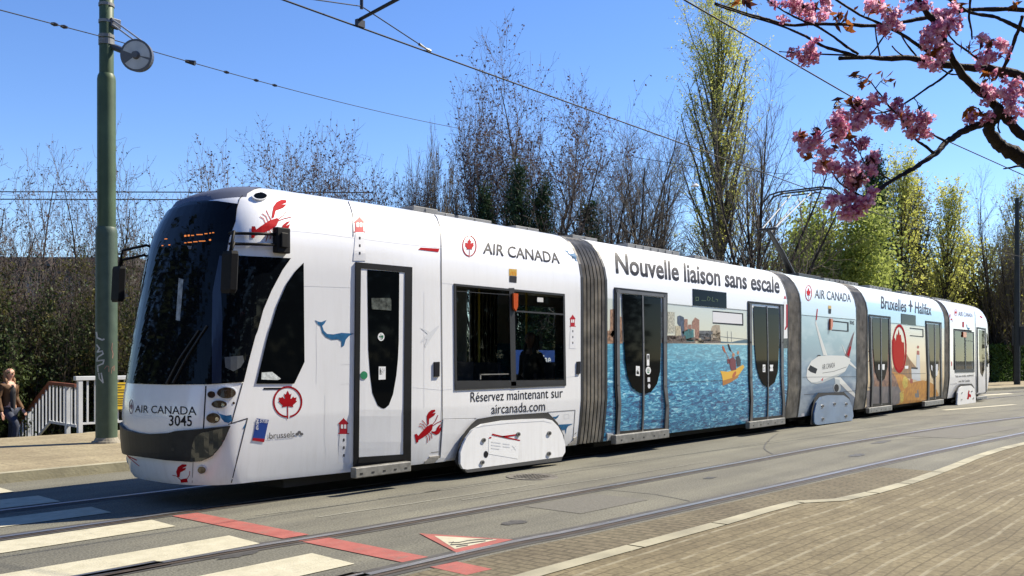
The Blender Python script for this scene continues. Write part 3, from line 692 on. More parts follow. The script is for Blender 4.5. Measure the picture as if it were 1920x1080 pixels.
# ---- main windows
def window(surf, outer, inner, mull, label=None, extras=()):
    fr = D('window', 'flat', [[outer, inner[::-1]]], BLACKP, tram, off=.003, thick=.008, cell=14)
    if label: fr['label'] = label
    D('pane', 'flat', [inner], PANE, fr, off=.004, cell=0)
    for p, w_ in mull: D('mullion', 'flat', stroke(p, w_), BLACKP, fr, off=.006, thick=.006, cell=0)
    return fr
PANE = glassmat('tinted_window', (.60, .66, .64))
wo = K3((812, 585), (1612, 660)) + K4((1622, 321), (818, 353)); wi = K3((826, 602), (1600, 674)) + K4((1606, 280), (832, 285))
wn = window(FR, wo, wi, [(K3((1228, 630)) + K4((1242, 325)), 9.5), (K3((1262, 785), (1600, 808)), 3.0), (K4((832, 318), (1608, 296)), 8), (K3((830, 640), (1225, 668)), 1.2)], 'wide dark window of the front car with a top vent')
D('window_handle', 'flat', stroke(K4((1000, 272), (1000, 240), (1200, 236)), 2), STEEL, wn, off=.008, thick=.01, cell=0)
D('blind_panel', 'flat', [K3((1412, 685), (1455, 688), (1455, 720), (1412, 717))], mat('notice_white', (.6, .6, .6), .5), wn, off=.012, cell=0)
w5o = K10((780, 405), (938, 426), (942, 738), (790, 742)); w5i = K10((787, 416), (931, 435), (935, 715), (795, 718))
wr_ = window(RE, w5o, w5i, [(K10((868, 425), (872, 735)), 2), (K10((870, 492), (931, 500)), 1)], 'dark window of the rear car')
def marker(surf, poly, parent):
    D('marker_light', surf, [poly], ORANGE, parent, off=.004, thick=.035, cell=0)
marker('flat', K3((1229, 655), (1264, 658), (1262, 752), (1248, 785), (1232, 760)), tram)
marker(PL, K9((288, 298), (304, 302), (304, 350), (295, 382), (287, 378)), tram); marker('flat', K10((847, 425), (872, 428), (872, 468), (847, 466)), tram)

# ---- small plates and stickers
D('arch_sticker', FR, [K3((1212, 478), (1268, 482), (1268, 531), (1212, 527))], GOLD, B1, off=.005)
ar = mat('arch_yellow', (.75, .30, .01), .4)
D('arch_mark', FR, stroke(K3((1222, 526), (1226, 505), (1232, 498), (1238, 506), (1241, 528)), 1.3) + stroke(K3((1241, 528), (1245, 506), (1251, 499), (1257, 508), (1260, 528)), 1.3), ar, B1, off=.008)
D('black_sticker', FR, [K3((1214, 530), (1268, 534), (1266, 580), (1214, 574))], INKB, B1, off=.005)
D('intercom', FR, [K4((667, 150), (706, 148), (705, 254), (667, 256))], INK, B1, off=.004, thick=.012)
D('intercom', FR, [K4((1700, 147), (1724, 145), (1723, 234), (1699, 236))], INK, B1, off=.004, thick=.012)
for k, (x, y, x1, y1) in enumerate(((634, 832, 706, 905), (1674, 697, 1724, 760))):
    D('jacking_plate', FR, [K4((x, y), (x1, y - 6), (x1, y1 - 6), (x, y1))], mat('plate_beige', (.36, .34, .30), .5, var=.15, scale=20), B1, off=.004, thick=.008)
    D('plate_mark', FR, stroke(K4((x + 14, y - 28), (x1 - 6, y - 33)), 1.0), INK, B1, off=.005)
D('hatch_mark', FR, [K4((866, 582), (884, 574), (880, 592), (870, 598))], INKB, B1, off=.005)
for hp in (((758, 598), (803, 594), (803, 626), (758, 630)), ((1612, 528), (1644, 525), (1644, 555), (1612, 558))): D('hatch_outline', FR, stroke(K4(*hp), .6, True), PALE, B1, off=.005)
D('skirt_band', FR, [K4((735, 566), (960, 562), (900, 640), (850, 740), (815, 860), (780, 885), (712, 896))], WHITE, B1, off=.003, thick=.004)
for p, x in ((K9((280, 203), (302, 206), (302, 228), (280, 226)), GOLD), (K9((282, 228), (302, 230), (300, 263), (282, 261)), INKB)): D('sticker', PL, [p], x, B3, off=.005)
D('sticker', RE, [K10((848, 345), (862, 347), (862, 390), (848, 388))], CRIM, B5, off=.005)
D('coupler_plate', LK, [K6((262, 880), (312, 885), (305, 950), (262, 945))], mat('coupler_plate_white', (.55, .55, .52), .5), B2, off=.004, thick=.015)

# ---- bogie covers
BLUEC = mat('cover_steel_blue', (.12, .20, .33), .28, coat=.4, var=.12, scale=3)
def bogie(surf, arch, cover, rim, bolts, br, m, label):
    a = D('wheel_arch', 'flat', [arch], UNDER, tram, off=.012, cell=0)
    c = D('bogie_cover', 'flat', [cover], m, tram, off=.014, thick=.034, cell=0); c['label'] = label
    if rim: D('cover_recess', 'flat', [rim], PALE if m is WHITE else BLUEC, c, off=.0495, cell=0)
    for b in bolts:
        x = D('bolt', 'flat', [ell(*b, br, br * 1.1, 12)], STEEL, c, off=.050, thick=.012, cell=0)
        D('bolt_socket', 'flat', [ell(*b, br * .55, br * .6, 10)], INKB, x, off=.064, cell=0)
    return c
arch1 = K4((975, 562), (1100, 540), (1490, 513), (1560, 590), (1605, 680), (1612, 790), (1590, 845), (885, 948), (842, 910), (815, 868), (848, 740), (890, 650), (935, 598))
cov1 = K4((842, 885), (843, 800), (862, 745), (885, 700), (930, 640), (1000, 598), (1150, 572), (1300, 562), (1455, 558), (1505, 570), (1550, 615), (1580, 670), (1600, 745), (1600, 800), (1580, 832), (890, 925), (860, 920))
rim1 = K4((870, 880), (880, 810), (905, 740), (960, 680), (1030, 640), (1180, 612), (1440, 596), (1500, 612), (1545, 660), (1572, 740), (1575, 800), (1560, 815), (900, 905))
c1 = bogie(FR, arch1, cov1, None, K4((1008, 712), (1258, 670), (1482, 663), (998, 872), (1480, 810)), 3.6, WHITE, 'white bogie cover with a printed boarding card')
D('cover_rib', 'flat', stroke(K4((905, 650), (950, 622), (1010, 608), (1180, 590), (1440, 574), (1500, 588)), .9), PALE, c1, off=.0505, cell=0)
D('sill', 'flat', [K4((872, 928), (1580, 832), (1570, 862), (890, 948))], mat('cover_sill_grey', (.06, .06, .06), .6), c1, off=.03, thick=.02, cell=0)
D('oil_hole', 'flat', [K4(*ell(1025, 815, 16, 25))], INK, c1, off=.0502, cell=0)
D('boarding_card', 'flat', [K4((1046, 695), (1270, 718), (1255, 848), (1043, 812))], PRINTW, c1, off=.050, cell=0)
D('boarding_card_stripe', 'flat', [K4((1070, 665), (1272, 712), (1270, 720), (1068, 676)), K4((1130, 684), (1255, 668), (1255, 678), (1150, 694)), K4((1047, 692), (1065, 688), (1062, 700), (1046, 702))], RED, c1, off=.0515, cell=0)
D('boarding_card_text', 'flat', [K4((1062 + dx, 722 + dy), (1062 + dx + w_, 722 + dy + w_ * .12), (1062 + dx + w_, 730 + dy + w_ * .12), (1062 + dx, 730 + dy)) for dx, dy, w_ in ((0, 0, 70), (0, 22, 70), (0, 44, 60), (85, 12, 50), (85, 32, 50))] + stroke(K4((1215, 752), (1240, 785)), 1) + stroke(K4((1242, 755), (1212, 783)), 1), PALE, c1, off=.0515, cell=0)
arch3 = K9((105, 848), (178, 842), (205, 832), (390, 826), (442, 880), (455, 960), (452, 1010), (440, 1045), (180, 1075), (150, 1064), (152, 980))
cov3 = K9((166, 1042), (166, 980), (184, 905), (214, 866), (270, 852), (380, 853), (418, 880), (442, 938), (450, 1000), (440, 1035), (190, 1066), (172, 1060))
bogie(PL, K9((180, 870), (205, 836), (390, 828), (432, 872), (452, 960), (452, 1010), (440, 1045), (180, 1072), (150, 1064), (158, 960)), cov3, None, K9((225, 930), (312, 914), (397, 915), (228, 1022), (395, 1002)), 2.2, BLUEC, 'steel blue bogie cover under the printed jet')
arch5 = K10((800, 862), (825, 832), (920, 828), (940, 860), (950, 940), (948, 985), (800, 1002), (793, 960))
cov5 = K10((797, 990), (803, 900), (815, 864), (835, 848), (905, 842), (932, 868), (942, 930), (943, 970), (935, 984), (815, 1000))
c5 = bogie(RE, arch5, cov5, None, K10((832, 898), (910, 886), (830, 950), (922, 940)), 1.1, WHITE, 'white bogie cover of the rear car')
D('lobster_print', 'flat', [K10((880, 900), (886, 878), (894, 885), (888, 905), (905, 915), (902, 935), (890, 930), (885, 950), (872, 948), (878, 925))], RED, c5, off=.051, cell=0)

# ---- second car: skyline, bridge, kayak, lettering, display
sk = lambda name, polys, c, v=.5, s_=30: D(name, LK, polys, mat(name, c, .4, var=v, scale=s_, stretch=(1, 1, .6)), B2, off=.0045, cell=30)
bx = lambda x0, y0, x1, y1, t=0: K5((x0, y0), (x1, y0 + t), (x1, y1), (x0, y1))
sk('skyline_haze_print', [K6((735, 62), (790, 40), (945, 70), (1060, 45), (1240, 70), (1240, 106), (790, 108), (735, 106)), bx(785, 955, 945, 1010)], (.14, .10, .08), .7, 40)
sk('brick_tower_print', [K5((265, 738), (328, 728), (328, 1006), (265, 1006)), K5((372, 790), (395, 800), (395, 1006), (372, 1006)), K6((268, 0), (330, 0), (330, 108), (268, 112)), K6((372, 0), (398, 0), (400, 108), (374, 110))], (.30, .17, .10), .6, 26)
sk('pale_tower_print', [bx(786, 752, 845, 935, 3), bx(726, 752, 742, 990)], (.42, .41, .33), .6, 45)
sk('blue_tower_print', [K5((868, 792), (890, 783), (925, 800), (925, 965), (905, 965), (900, 900), (868, 850))], (.05, .07, .12), .6)
sk('rust_tower_print', [bx(926, 815, 956, 925), bx(960, 862, 990, 912), K5((994, 838), (1020, 800), (1056, 822), (1056, 1006), (1020, 1006), (1018, 900), (994, 898))], (.30, .15, .10), .5, 40)
sk('cream_block_print', [bx(850, 872, 898, 962, 4)], (.45, .40, .28), .4); sk('church_print', [K6((1020, 92), (1060, 60), (1100, 95), (1095, 106), (1020, 106))], (.45, .40, .28), .4)
sk('teal_block_print', [K5((905, 925), (950, 898), (1008, 905), (1010, 1006), (935, 1006), (930, 960))], (.03, .14, .15), .5)
sk('grey_block_print', [K5((1050, 940), (1100, 930), (1150, 945), (1165, 1006), (1050, 1006)), K6((1050, 0), (1170, 0), (1172, 60), (1050, 60))], (.10, .10, .11), .6, 35)
sk('round_tower_print', [K5((1158, 905), (1170, 872), (1200, 862), (1232, 868), (1238, 1006), (1162, 1006)), K6((1165, 0), (1238, 0), (1236, 90), (1168, 30))], (.38, .31, .22), .25, 12)
D('bridge_print', LK, stroke(K5((1238, 965), (1480, 990)), .8) + stroke(K5((1296, 918), (1300, 1020)), .6) + stroke(K5((1330, 922), (1334, 1020)), .6), GREYP, B2, off=.005, cell=0)
D('hill_print', LK, [K6((1340, 96), (1380, 86), (1440, 78), (1482, 82), (1482, 106), (1340, 106)), K6((1240, 92), (1340, 98), (1340, 106), (1240, 106))], mat('print_hill_blue', (.06, .12, .17), .4), B2, off=.0048, cell=0)
D('shore_print', LK, [K6((1740, 150), (1745, 70), (1775, 55), (1815, 40), (1822, 150))], mat('print_shore', (.06, .07, .06), .5, var=.7, scale=25), B2, off=.0048, cell=0)
D('lighthouse_print', LK, [K5((1780, 640), (1790, 610), (1802, 640)), K5((1800, 690), (1812, 690), (1812, 880), (1796, 905), (1785, 905), (1800, 870))], CRIM, B2, off=.006, cell=0)
D('lighthouse_tower', LK, [K5((1782, 660), (1806, 660), (1812, 980), (1776, 980))], PRINTW, B2, off=.0052, cell=0)
kd = lambda name, polys, c: D(name, LK, polys, mat(name, c, .4), B2, off=.0056, cell=0)
kd('kayak_reflection_print', [K6((1255, 425), (1330, 405), (1400, 372), (1385, 405), (1320, 445), (1258, 472))], (.40, .16, .02))
D('kayak_print', LK, [K6((1235, 345), (1300, 352), (1360, 335), (1430, 290), (1442, 312), (1400, 372), (1330, 407), (1258, 428), (1250, 385))], mat('print_kayak_yellow', (.72, .42, .03), .4), B2, off=.0062, cell=0)
kd('kayak_shadow_print', [K6((1260, 380), (1330, 366), (1400, 330), (1436, 306), (1400, 360), (1330, 392), (1262, 412))], (.86, .62, .20))
D('paddler_print', LK, [K6((1305, 250), (1345, 225), (1368, 250), (1372, 335), (1330, 345), (1318, 300)), K6((1292, 245), (1310, 240), (1330, 270), (1300, 285))], mat('print_paddler_red', (.16, .02, .03), .4), B2, off=.007, cell=0)
D('paddler_print', LK, [K6((1368, 225), (1395, 212), (1412, 255), (1410, 300), (1380, 308))], mat('print_paddler_dark', (.02, .02, .03), .4), B2, off=.007, cell=0)
D('paddler_face_print', LK, [K6(*ell(1348, 207, 11, 17)), K6(*ell(1388, 188, 9, 16))], mat('print_skin', (.45, .22, .12), .4), B2, off=.0075, cell=0)
D('paddle_print', LK, stroke(K6((1275, 170), (1312, 248)), .7) + stroke(K6((1330, 170), (1350, 205)), .7) + [K6(*ell(1266, 158, 8, 32, 14, -.35))] + [K6(*ell(1355, 375, 12, 30, 12, .5))], mat('print_paddle_orange', (.45, .10, .02), .4), B2, off=.008, cell=0)
D('paddle_blade_print', LK, [K6(*ell(1314, 145, 7, 36, 14, -.35))], INKB, B2, off=.008, cell=0)
D('car_seam', LK, stroke(K5((782, 683), (1000, 705)), .9) + stroke(K5((1290, 725), (1470, 741)), .9) + stroke(K6((800, 438), (1160, 430), (1255, 425)), .7), INKB, B2, off=.009, cell=0)
T('Nouvelle liaison sans escale', LK, K5((330, 248), (1742, 462), (1745, 590), (342, 416)), INK, B2, bold=.024)
D('rectangle_outline', LK, [K5((1170, 742), (1432, 766), (1434, 871), (1172, 852), (1172, 842), (1424, 858), (1422, 774), (1170, 752))], INK, B2, off=.006, cell=0)
D('rectangle_fill', LK, [K5((1172, 752), (1422, 774), (1424, 858), (1172, 842))], PALER, B2, off=.0052, cell=0)
dp = D('destination_screen', LK, [K5((997, 556), (1286, 589), (1288, 723), (1002, 698))], GLASSD, tram, off=.004, thick=.006, cell=0)
D('screen_text', LK, stroke(K5((1022, 660), (1022, 628), (1045, 628), (1045, 655), (1022, 655)), 1.0) + stroke(K5((1070, 655), (1110, 658)), .8) + stroke(K5((1120, 655), (1125, 622), (1148, 640), (1132, 660)), .9) + stroke(K5((1165, 628), (1160, 660), (1182, 664)), .9) + stroke(K5((1190, 645), (1210, 648), (1205, 665)), .9), LEDG, dp, off=.012, cell=0)

# ---- third car: the printed jet
JW = mat('print_jet_white', (.66, .67, .65), .4); JG = mat('print_jet_grey', (.40, .44, .46), .4)
P = lambda name, polys, m_, off=.006: D(name, PL, polys, m_, B3, off=off, cell=0)
P('jet_wing_print', [K9((245, 562), (275, 566), (218, 400), (190, 308), (186, 330))], JW)
P('jet_winglet_print', [K9((190, 308), (199, 225), (205, 232), (197, 310))], CRIM)
P('jet_tail_print', [K9((398, 574), (432, 582), (470, 390), (456, 415))], mat('print_tail_dark', (.10, .01, .02), .4), .0065)
P('jet_tail_band_print', [K9((415, 560), (432, 572), (448, 500), (436, 500))], RED, .0075)
P('jet_stabilizer_print', [K9((375, 475), (404, 556), (414, 556)), K9((437, 605), (485, 655), (485, 664), (430, 625))], JW)
P('jet_far_wing_print', [K9((318, 722), (368, 722), (430, 790), (489, 858), (489, 880), (425, 828))], JW)
P('jet_body_print', [K9((122, 712), (130, 655), (158, 605), (210, 570), (300, 564), (400, 567), (440, 590), (436, 618), (402, 680), (350, 715), (290, 740), (240, 762), (200, 770), (160, 762), (132, 738))], JW, .007)
P('jet_belly_print', [K9((150, 758), (200, 756), (290, 722), (350, 700), (402, 680), (350, 715), (290, 740), (240, 762), (200, 770), (160, 764))], JG, .0078)
P('jet_cockpit_print', [K9((150, 634), (160, 640), (202, 662), (190, 697), (152, 684), (134, 668))], INK, .0078)
P('jet_engine_print', [K9(*ell(345, 798, 27, 36)), K9((328, 735), (362, 740), (365, 770), (330, 765))], JG, .0065)
P('jet_intake_print', [K9(*ell(340, 800, 17, 28))], INKB, .0078)
P('jet_stripe_print', [K9((228, 742), (246, 722), (238, 750))] , CRIM, .0085)
P('jet_window_print', stroke(K9((240, 692), (320, 680), (412, 648)), 1.0), GREYP, .0085)
P('jet_dome_print', [K9((195, 574), (205, 562), (222, 560), (228, 568))], INKB, .0068)
T('AIR CANADA', PL, K9((236, 630), (328, 615), (328, 650), (236, 668)), INKB, B3, off=.009, name='lettering')
T('AIR CANADA', PL, K9((184, 86), (442, 122), (444, 178), (182, 149)), INKB, B3, bold=.006)
T('3045', PL, K9((436, 312), (468, 318), (468, 344), (436, 338)), INKB, B3, bold=.01)
P('car_seam', stroke(K9((90, 272), (475, 306)), .8) + stroke(K9((95, 722), (480, 718)), .6) + stroke(K9((105, 848), (185, 842)), .7) + stroke(K9((390, 826), (480, 820)), .7), INKB, .0085)
P('rectangle_outline', [K9((304, 311), (428, 325), (428, 394), (304, 384), (304, 377), (418, 386), (418, 332), (304, 319))], INK)
P('hatch_mark', [K9((452, 945), (472, 942), (472, 985), (452, 988)), K9((86, 985), (108, 982), (108, 1028), (86, 1030))], PALER)

# ---- fourth car: headland with lighthouse
Q = lambda name, polys, m_, off=.005: D(name, DU, polys, m_, B4, off=off, cell=0)
Q('rock_print', [K10((104, 665), (112, 585), (135, 545), (150, 560), (290, 480), (298, 700), (330, 760), (420, 800), (420, 870), (104, 860))], mat('print_rock', (.10, .055, .055), .5, base2=(.34, .18, .10), scale=9), .0045)
Q('shadow_rock_print', [K10((104, 850), (340, 850), (430, 870), (352, 1025), (104, 1045))], mat('print_rock_grey', (.12, .11, .12), .5, base2=(.20, .17, .17), scale=5), .005)
Q('far_hill_print', [K10((296, 735), (340, 640), (415, 598), (440, 640), (492, 705), (452, 712), (452, 790), (380, 780))], mat('print_far_hill', (.36, .19, .06), .5, base2=(.18, .10, .05), scale=8), .0048)
Q('headland_print', [K10((350, 1022), (372, 900), (330, 780), (300, 735), (345, 745), (400, 760), (450, 820), (540, 802), (590, 812), (630, 838), (660, 905), (668, 955), (560, 968), (556, 1000))], mat('print_headland', (.62, .29, .02), .5, base2=(.42, .16, .015), scale=7), .0055)
Q('gorse_print', [K10((395, 765), (425, 790), (420, 850), (395, 870), (380, 820)), K10((360, 900), (392, 880), (390, 960), (368, 985))], mat('print_gorse', (.55, .42, .06), .5, var=.3, scale=20), .006)
Q('lighthouse_print', [K10((491, 600), (517, 606), (522, 806), (490, 806))], mat('print_lh_tower', (.52, .54, .58), .4), .006)
Q('lighthouse_house_print', [K10((450, 706), (500, 712), (500, 800), (456, 795))], mat('print_lh_house', (.50, .52, .56), .4), .0058)
Q('lighthouse_top_print', [K10((495, 570), (513, 572), (515, 604), (493, 602)), K10(*ell(503, 543, 8, 12)), K10((441, 790), (462, 790), (462, 826), (441, 824))], mat('print_lh_red', (.35, .05, .02), .4), .0064)
Q('lighthouse_roof_print', [K10((452, 700), (500, 702), (500, 716), (450, 712))], INKB, .0064)
REDO = mat('print_maple_red', (.42, .028, .018), .6, spec=.05)
Q('maple_ring_print', [[[p for p in K10(*ell(357, 555, 57, 190, 40))], [p for p in K10(*ell(357, 555, 47, 168, 40))][::-1]]], RED, .0068)
Q('maple_leaf_print', [K10((302, 560), (300, 490), (322, 470), (330, 500), (338, 440), (346, 452), (352, 404), (360, 450), (368, 445), (376, 500), (388, 510), (393, 500), (398, 600), (392, 660), (380, 700), (362, 735), (340, 730), (318, 690), (306, 630))], REDO, .0064)
Q('maple_text_print', [K10((336, 672), (352, 668), (350, 702), (338, 700)), K10((362, 668), (382, 664), (380, 706), (364, 704)), K10((400, 690), (428, 688), (426, 712), (402, 712))], PRINTW, .0074)
Q('person_print', [K10((495, 880), (506, 872), (508, 905), (495, 905)), K10((478, 905), (510, 900), (512, 935), (480, 935))], GREYP, .0066)
T('Bruxelles', DU, K10((214, 148), (412, 183), (412, 270), (215, 240)), INKB, B4, bold=.014)
T('Halifax', DU, K10((479, 190), (606, 217), (608, 294), (479, 276)), INKB, B4, bold=.014)
Q('aeroplane_print', [K10((440, 178), (450, 180), (452, 212), (462, 222), (462, 232), (452, 228), (448, 270), (442, 272), (440, 226), (428, 224), (428, 215), (440, 210))], INKB, .006)
d4 = D('destination_screen', DU, [K10((370, 282), (483, 297), (485, 376), (372, 362))], GLASSD, tram, off=.004, thick=.006, cell=0)
Q('rectangle_outline', [K10((440, 391), (545, 403), (546, 466), (440, 456), (440, 450), (539, 459), (538, 410), (440, 399))], INK, .006)
Q('car_seam', stroke(K10((288, 356), (370, 362)), .7) + stroke(K10((486, 376), (560, 385)), .7) + stroke(K10((300, 752), (560, 748)), .5), INKB, .0075)

# ---- rear car
T('AIR CANADA', RE, K10((816, 264), (927, 285), (928, 310), (816, 300)), INKB, B5)
T('Vols sans escale, seulement', RE, K10((794, 762), (936, 752), (936, 770), (794, 780)), INKB, B5)
T('avec Air Canada', RE, K10((820, 800), (906, 794), (906, 812), (820, 818)), INKB, B5)
D('lobster_print', RE, [K10((742, 340), (748, 290), (756, 285), (754, 320), (768, 318), (772, 345), (755, 352), (745, 365))] + [K10((985, 298), (1005, 310), (1002, 320), (985, 308))] + [K10((1010, 810), (1018, 785), (1022, 800), (1016, 850), (1008, 860))], RED, B5, off=.005)
whale(RE, B5, [K10((880, 362), (886, 375), (888, 390), (908, 395), (900, 410), (890, 406), (882, 385))])
D('lobster_print', RE, [K10((760, 652), (780, 650), (780, 660), (768, 662), (768, 690), (762, 690))], CRIM, B5, off=.005)
D('car_seam', RE, stroke(K10((935, 235), (948, 300), (950, 400), (955, 900)), .8) + stroke(K10((755, 832), (805, 828)), .6), GREYP, B5, off=.005)
D('end_glass', RE, [K10((1036, 430), (1044, 440), (1056, 560), (1060, 690), (1046, 700), (1042, 560))], GLASSD, tram, off=.006)

# ---- roof: low boxes, pantograph
def roofbox(x0, x1, y0, y1, h, name='roof_box', m=None, base=3.44):
    mb = MB(); mb.box(x0, x1, y0, y1, base, base + h); n = max(2, int((x1 - x0) / .25))
    for k in range(1, n): xx = x0 + (x1 - x0) * k / n; mb.box(xx - .012, xx + .012, y0 - .012, y0 - .001, base + .01, base + h - .01)
    return bevelled(mb.build(name, m or ROOFG, tram, ROOT), .01)
for a in ((3.9, 4.35, .55, 1.7, .13), (4.4, 4.75, .62, 1.6, .11), (4.8, 5.5, .60, 1.7, .10), (6.05, 6.6, .60, 1.7, .10), (2.2, 2.3, 1.1, 1.2, .10), (7.5, 8.2, .62, 1.7, .13), (9.1, 10.9, .60, 1.7, .16), (11.4, 11.9, .55, 1.7, .13), (12.0, 12.9, .6, 1.7, .10), (13.2, 14.3, .7, 1.6, .07),
          (15.4, 16.1, .8, 1.5, .16), (18.0, 18.7, .55, 1.75, .13), (18.75, 20.4, .55, 1.7, .16), (21.3, 23.2, .55, 1.7, .17), (24.0, 24.9, .5, 1.7, .14), (26.0, 27.2, .6, 1.7, .12), (27.3, 29.5, .55, 1.7, .11)): roofbox(*a[:4], a[4] * .48)
DARKP = mat('pantograph_dark', (.02, .021, .022), .5, var=.2); PALEP = mat('pantograph_pale_tube', (.36, .37, .37), .4, metal=.3)
p = MB(); p.box(16.9, 18.3, .75, 1.55, 3.48, 3.56); pan = bevelled(p.build('pantograph', DARKP, tram, ROOT), .01)
kn = Vector((16.06, YC, 4.54))
p = MB(); p.tube([(17.5, YC, 3.58), (16.8, YC, 4.1), kn], [.075, .065, .05], 8); p.build('lower_arm', DARKP, pan, ROOT)
p = MB(); p.tube([kn - Vector((0, .22, 0)), kn + Vector((0, .22, 0))], .035, 8); p.build('knee_joint', DARKP, pan, ROOT)
for dy in (-.16, .16):
    p = MB(); p.tube([kn + Vector((0, dy, 0)), (18.0, YC + dy * 1.6, 5.62)], .017, 6); p.build('upper_arm', PALEP, pan, ROOT)
p = MB(); p.tube([kn + Vector((.1, 0, -.1)), (17.9, YC, 5.5)], .010, 5); p.build('control_rod', DARKP, pan, ROOT)
for dx in (-.14, .14):
    p = MB(); p.tube([(18.1 + dx, YC - .95, 5.52), (18.1 + dx, YC - .80, 5.68), (18.1 + dx, YC - .55, 5.73), (18.1 + dx, YC + .55, 5.73), (18.1 + dx, YC + .80, 5.68), (18.1 + dx, YC + .95, 5.52)], .022, 6); p.build('contact_strip', DARKP, pan, ROOT)
p = MB()
for dy in (-.5, .5): p.tube([(17.96, YC + dy, 5.72), (18.24, YC + dy, 5.72)], .018, 6)
p.tube([(18.05, YC - .5, 5.62), (18.05, YC + .5, 5.62)], .018, 6); p.build('head_frame', DARKP, pan, ROOT)
# ------------------------------------------------------------------ ground, road, pavements
def catmull(pts, step=.5):
    pts = [Vector((p[0], p[1])) for p in pts]; out = []
    for i in range(len(pts) - 1):
        p0 = pts[max(i - 1, 0)]; p1 = pts[i]; p2 = pts[i + 1]; p3 = pts[min(i + 2, len(pts) - 1)]
        n = max(1, min(40, int((p2 - p1).length / step)))
        for k in range(n):
            t = k / n
            out.append(.5 * ((2 * p1) + (p2 - p0) * t + (2 * p0 - 5 * p1 + 4 * p2 - p3) * t * t + (3 * p1 - p0 - 3 * p2 + p3) * t ** 3))
    out.append(pts[-1]); return out
def strip(mb, line, a, b, z, mi=0, z2=None):     # band between offsets a and b to the left of a line
    V = []
    for i, p in enumerate(line):
        t = (line[min(i + 1, len(line) - 1)] - line[max(i - 1, 0)]).normalized(); q = Vector((-t.y, t.x))
        pa, pb = p + q * a, p + q * b; V += [(pa.x, pa.y, z), (pb.x, pb.y, z if z2 is None else z2)]
    mb.add(V, [(2 * i, 2 * i + 2, 2 * i + 3, 2 * i + 1) for i in range(len(line) - 1)], mi)
def ss(a, b, x): t = min(1, max(0, (x - a) / (b - a))); return t * t * (3 - 2 * t)
def ht(x, y): return -.06 - 2.4 * ss(9.6, 15.5, y) * (1 - ss(12, 30, x))
EARTH = mat('earth_and_grass', (.05, .055, .02), .95, base2=(.09, .075, .045), scale=.8, bump=.5, bscale=6)
def road_mat():
    m = mat('asphalt', (.15, .145, .125), .85, spec=.3); nt = m.node_tree; b = nt.nodes['Principled BSDF']; L = nt.links.new
    tc = nt.nodes.new('ShaderNodeTexCoord')
    def noise(scale, det, st=None):
        n = nt.nodes.new('ShaderNodeTexNoise'); n.inputs['Scale'].default_value = scale; n.inputs['Detail'].default_value = det
        if st:
            mp = nt.nodes.new('ShaderNodeMapping'); mp.inputs['Scale'].default_value = st; L(tc.outputs['Object'], mp.inputs[0]); L(mp.outputs[0], n.inputs[0])
        else: L(tc.outputs['Object'], n.inputs[0])
        return n.outputs[0]
    def ramp(src, p0, c0, p1, c1):
        r = nt.nodes.new('ShaderNodeValToRGB'); r.color_ramp.elements[0].position = p0; r.color_ramp.elements[0].color = (*c0, 1); r.color_ramp.elements[1].position = p1; r.color_ramp.elements[1].color = (*c1, 1); L(src, r.inputs[0]); return r.outputs[0]
    def mul(a, c):
        x = nt.nodes.new('ShaderNodeMix'); x.data_type = 'RGBA'; x.blend_type = 'MULTIPLY'; x.inputs[0].default_value = 1; L(a, x.inputs[6]); L(c, x.inputs[7]); return x.outputs[2]
    base = ramp(noise(.7, 5), .3, (.122, .118, .098), .7, (.160, .154, .126))
    grain = ramp(noise(55, 2), .35, (.62, .62, .62), .68, (1.25, 1.25, 1.22))
    wear = ramp(noise(1.0, 6, (.22, 2.6, 1)), .38, (.84, .84, .85), .64, (1.10, 1.10, 1.07))
    spots = ramp(noise(9, 3), .28, (.70, .68, .66), .36, (1, 1, 1))
    L(mul(mul(mul(base, grain), wear), spots), b.inputs['Base Color'])
    bp = nt.nodes.new('ShaderNodeBump'); bp.inputs['Strength'].default_value = .35; bp.inputs['Distance'].default_value = .012; L(noise(70, 3), bp.inputs['Height']); L(bp.outputs[0], b.inputs['Normal'])
    return m
ROAD = road_mat()
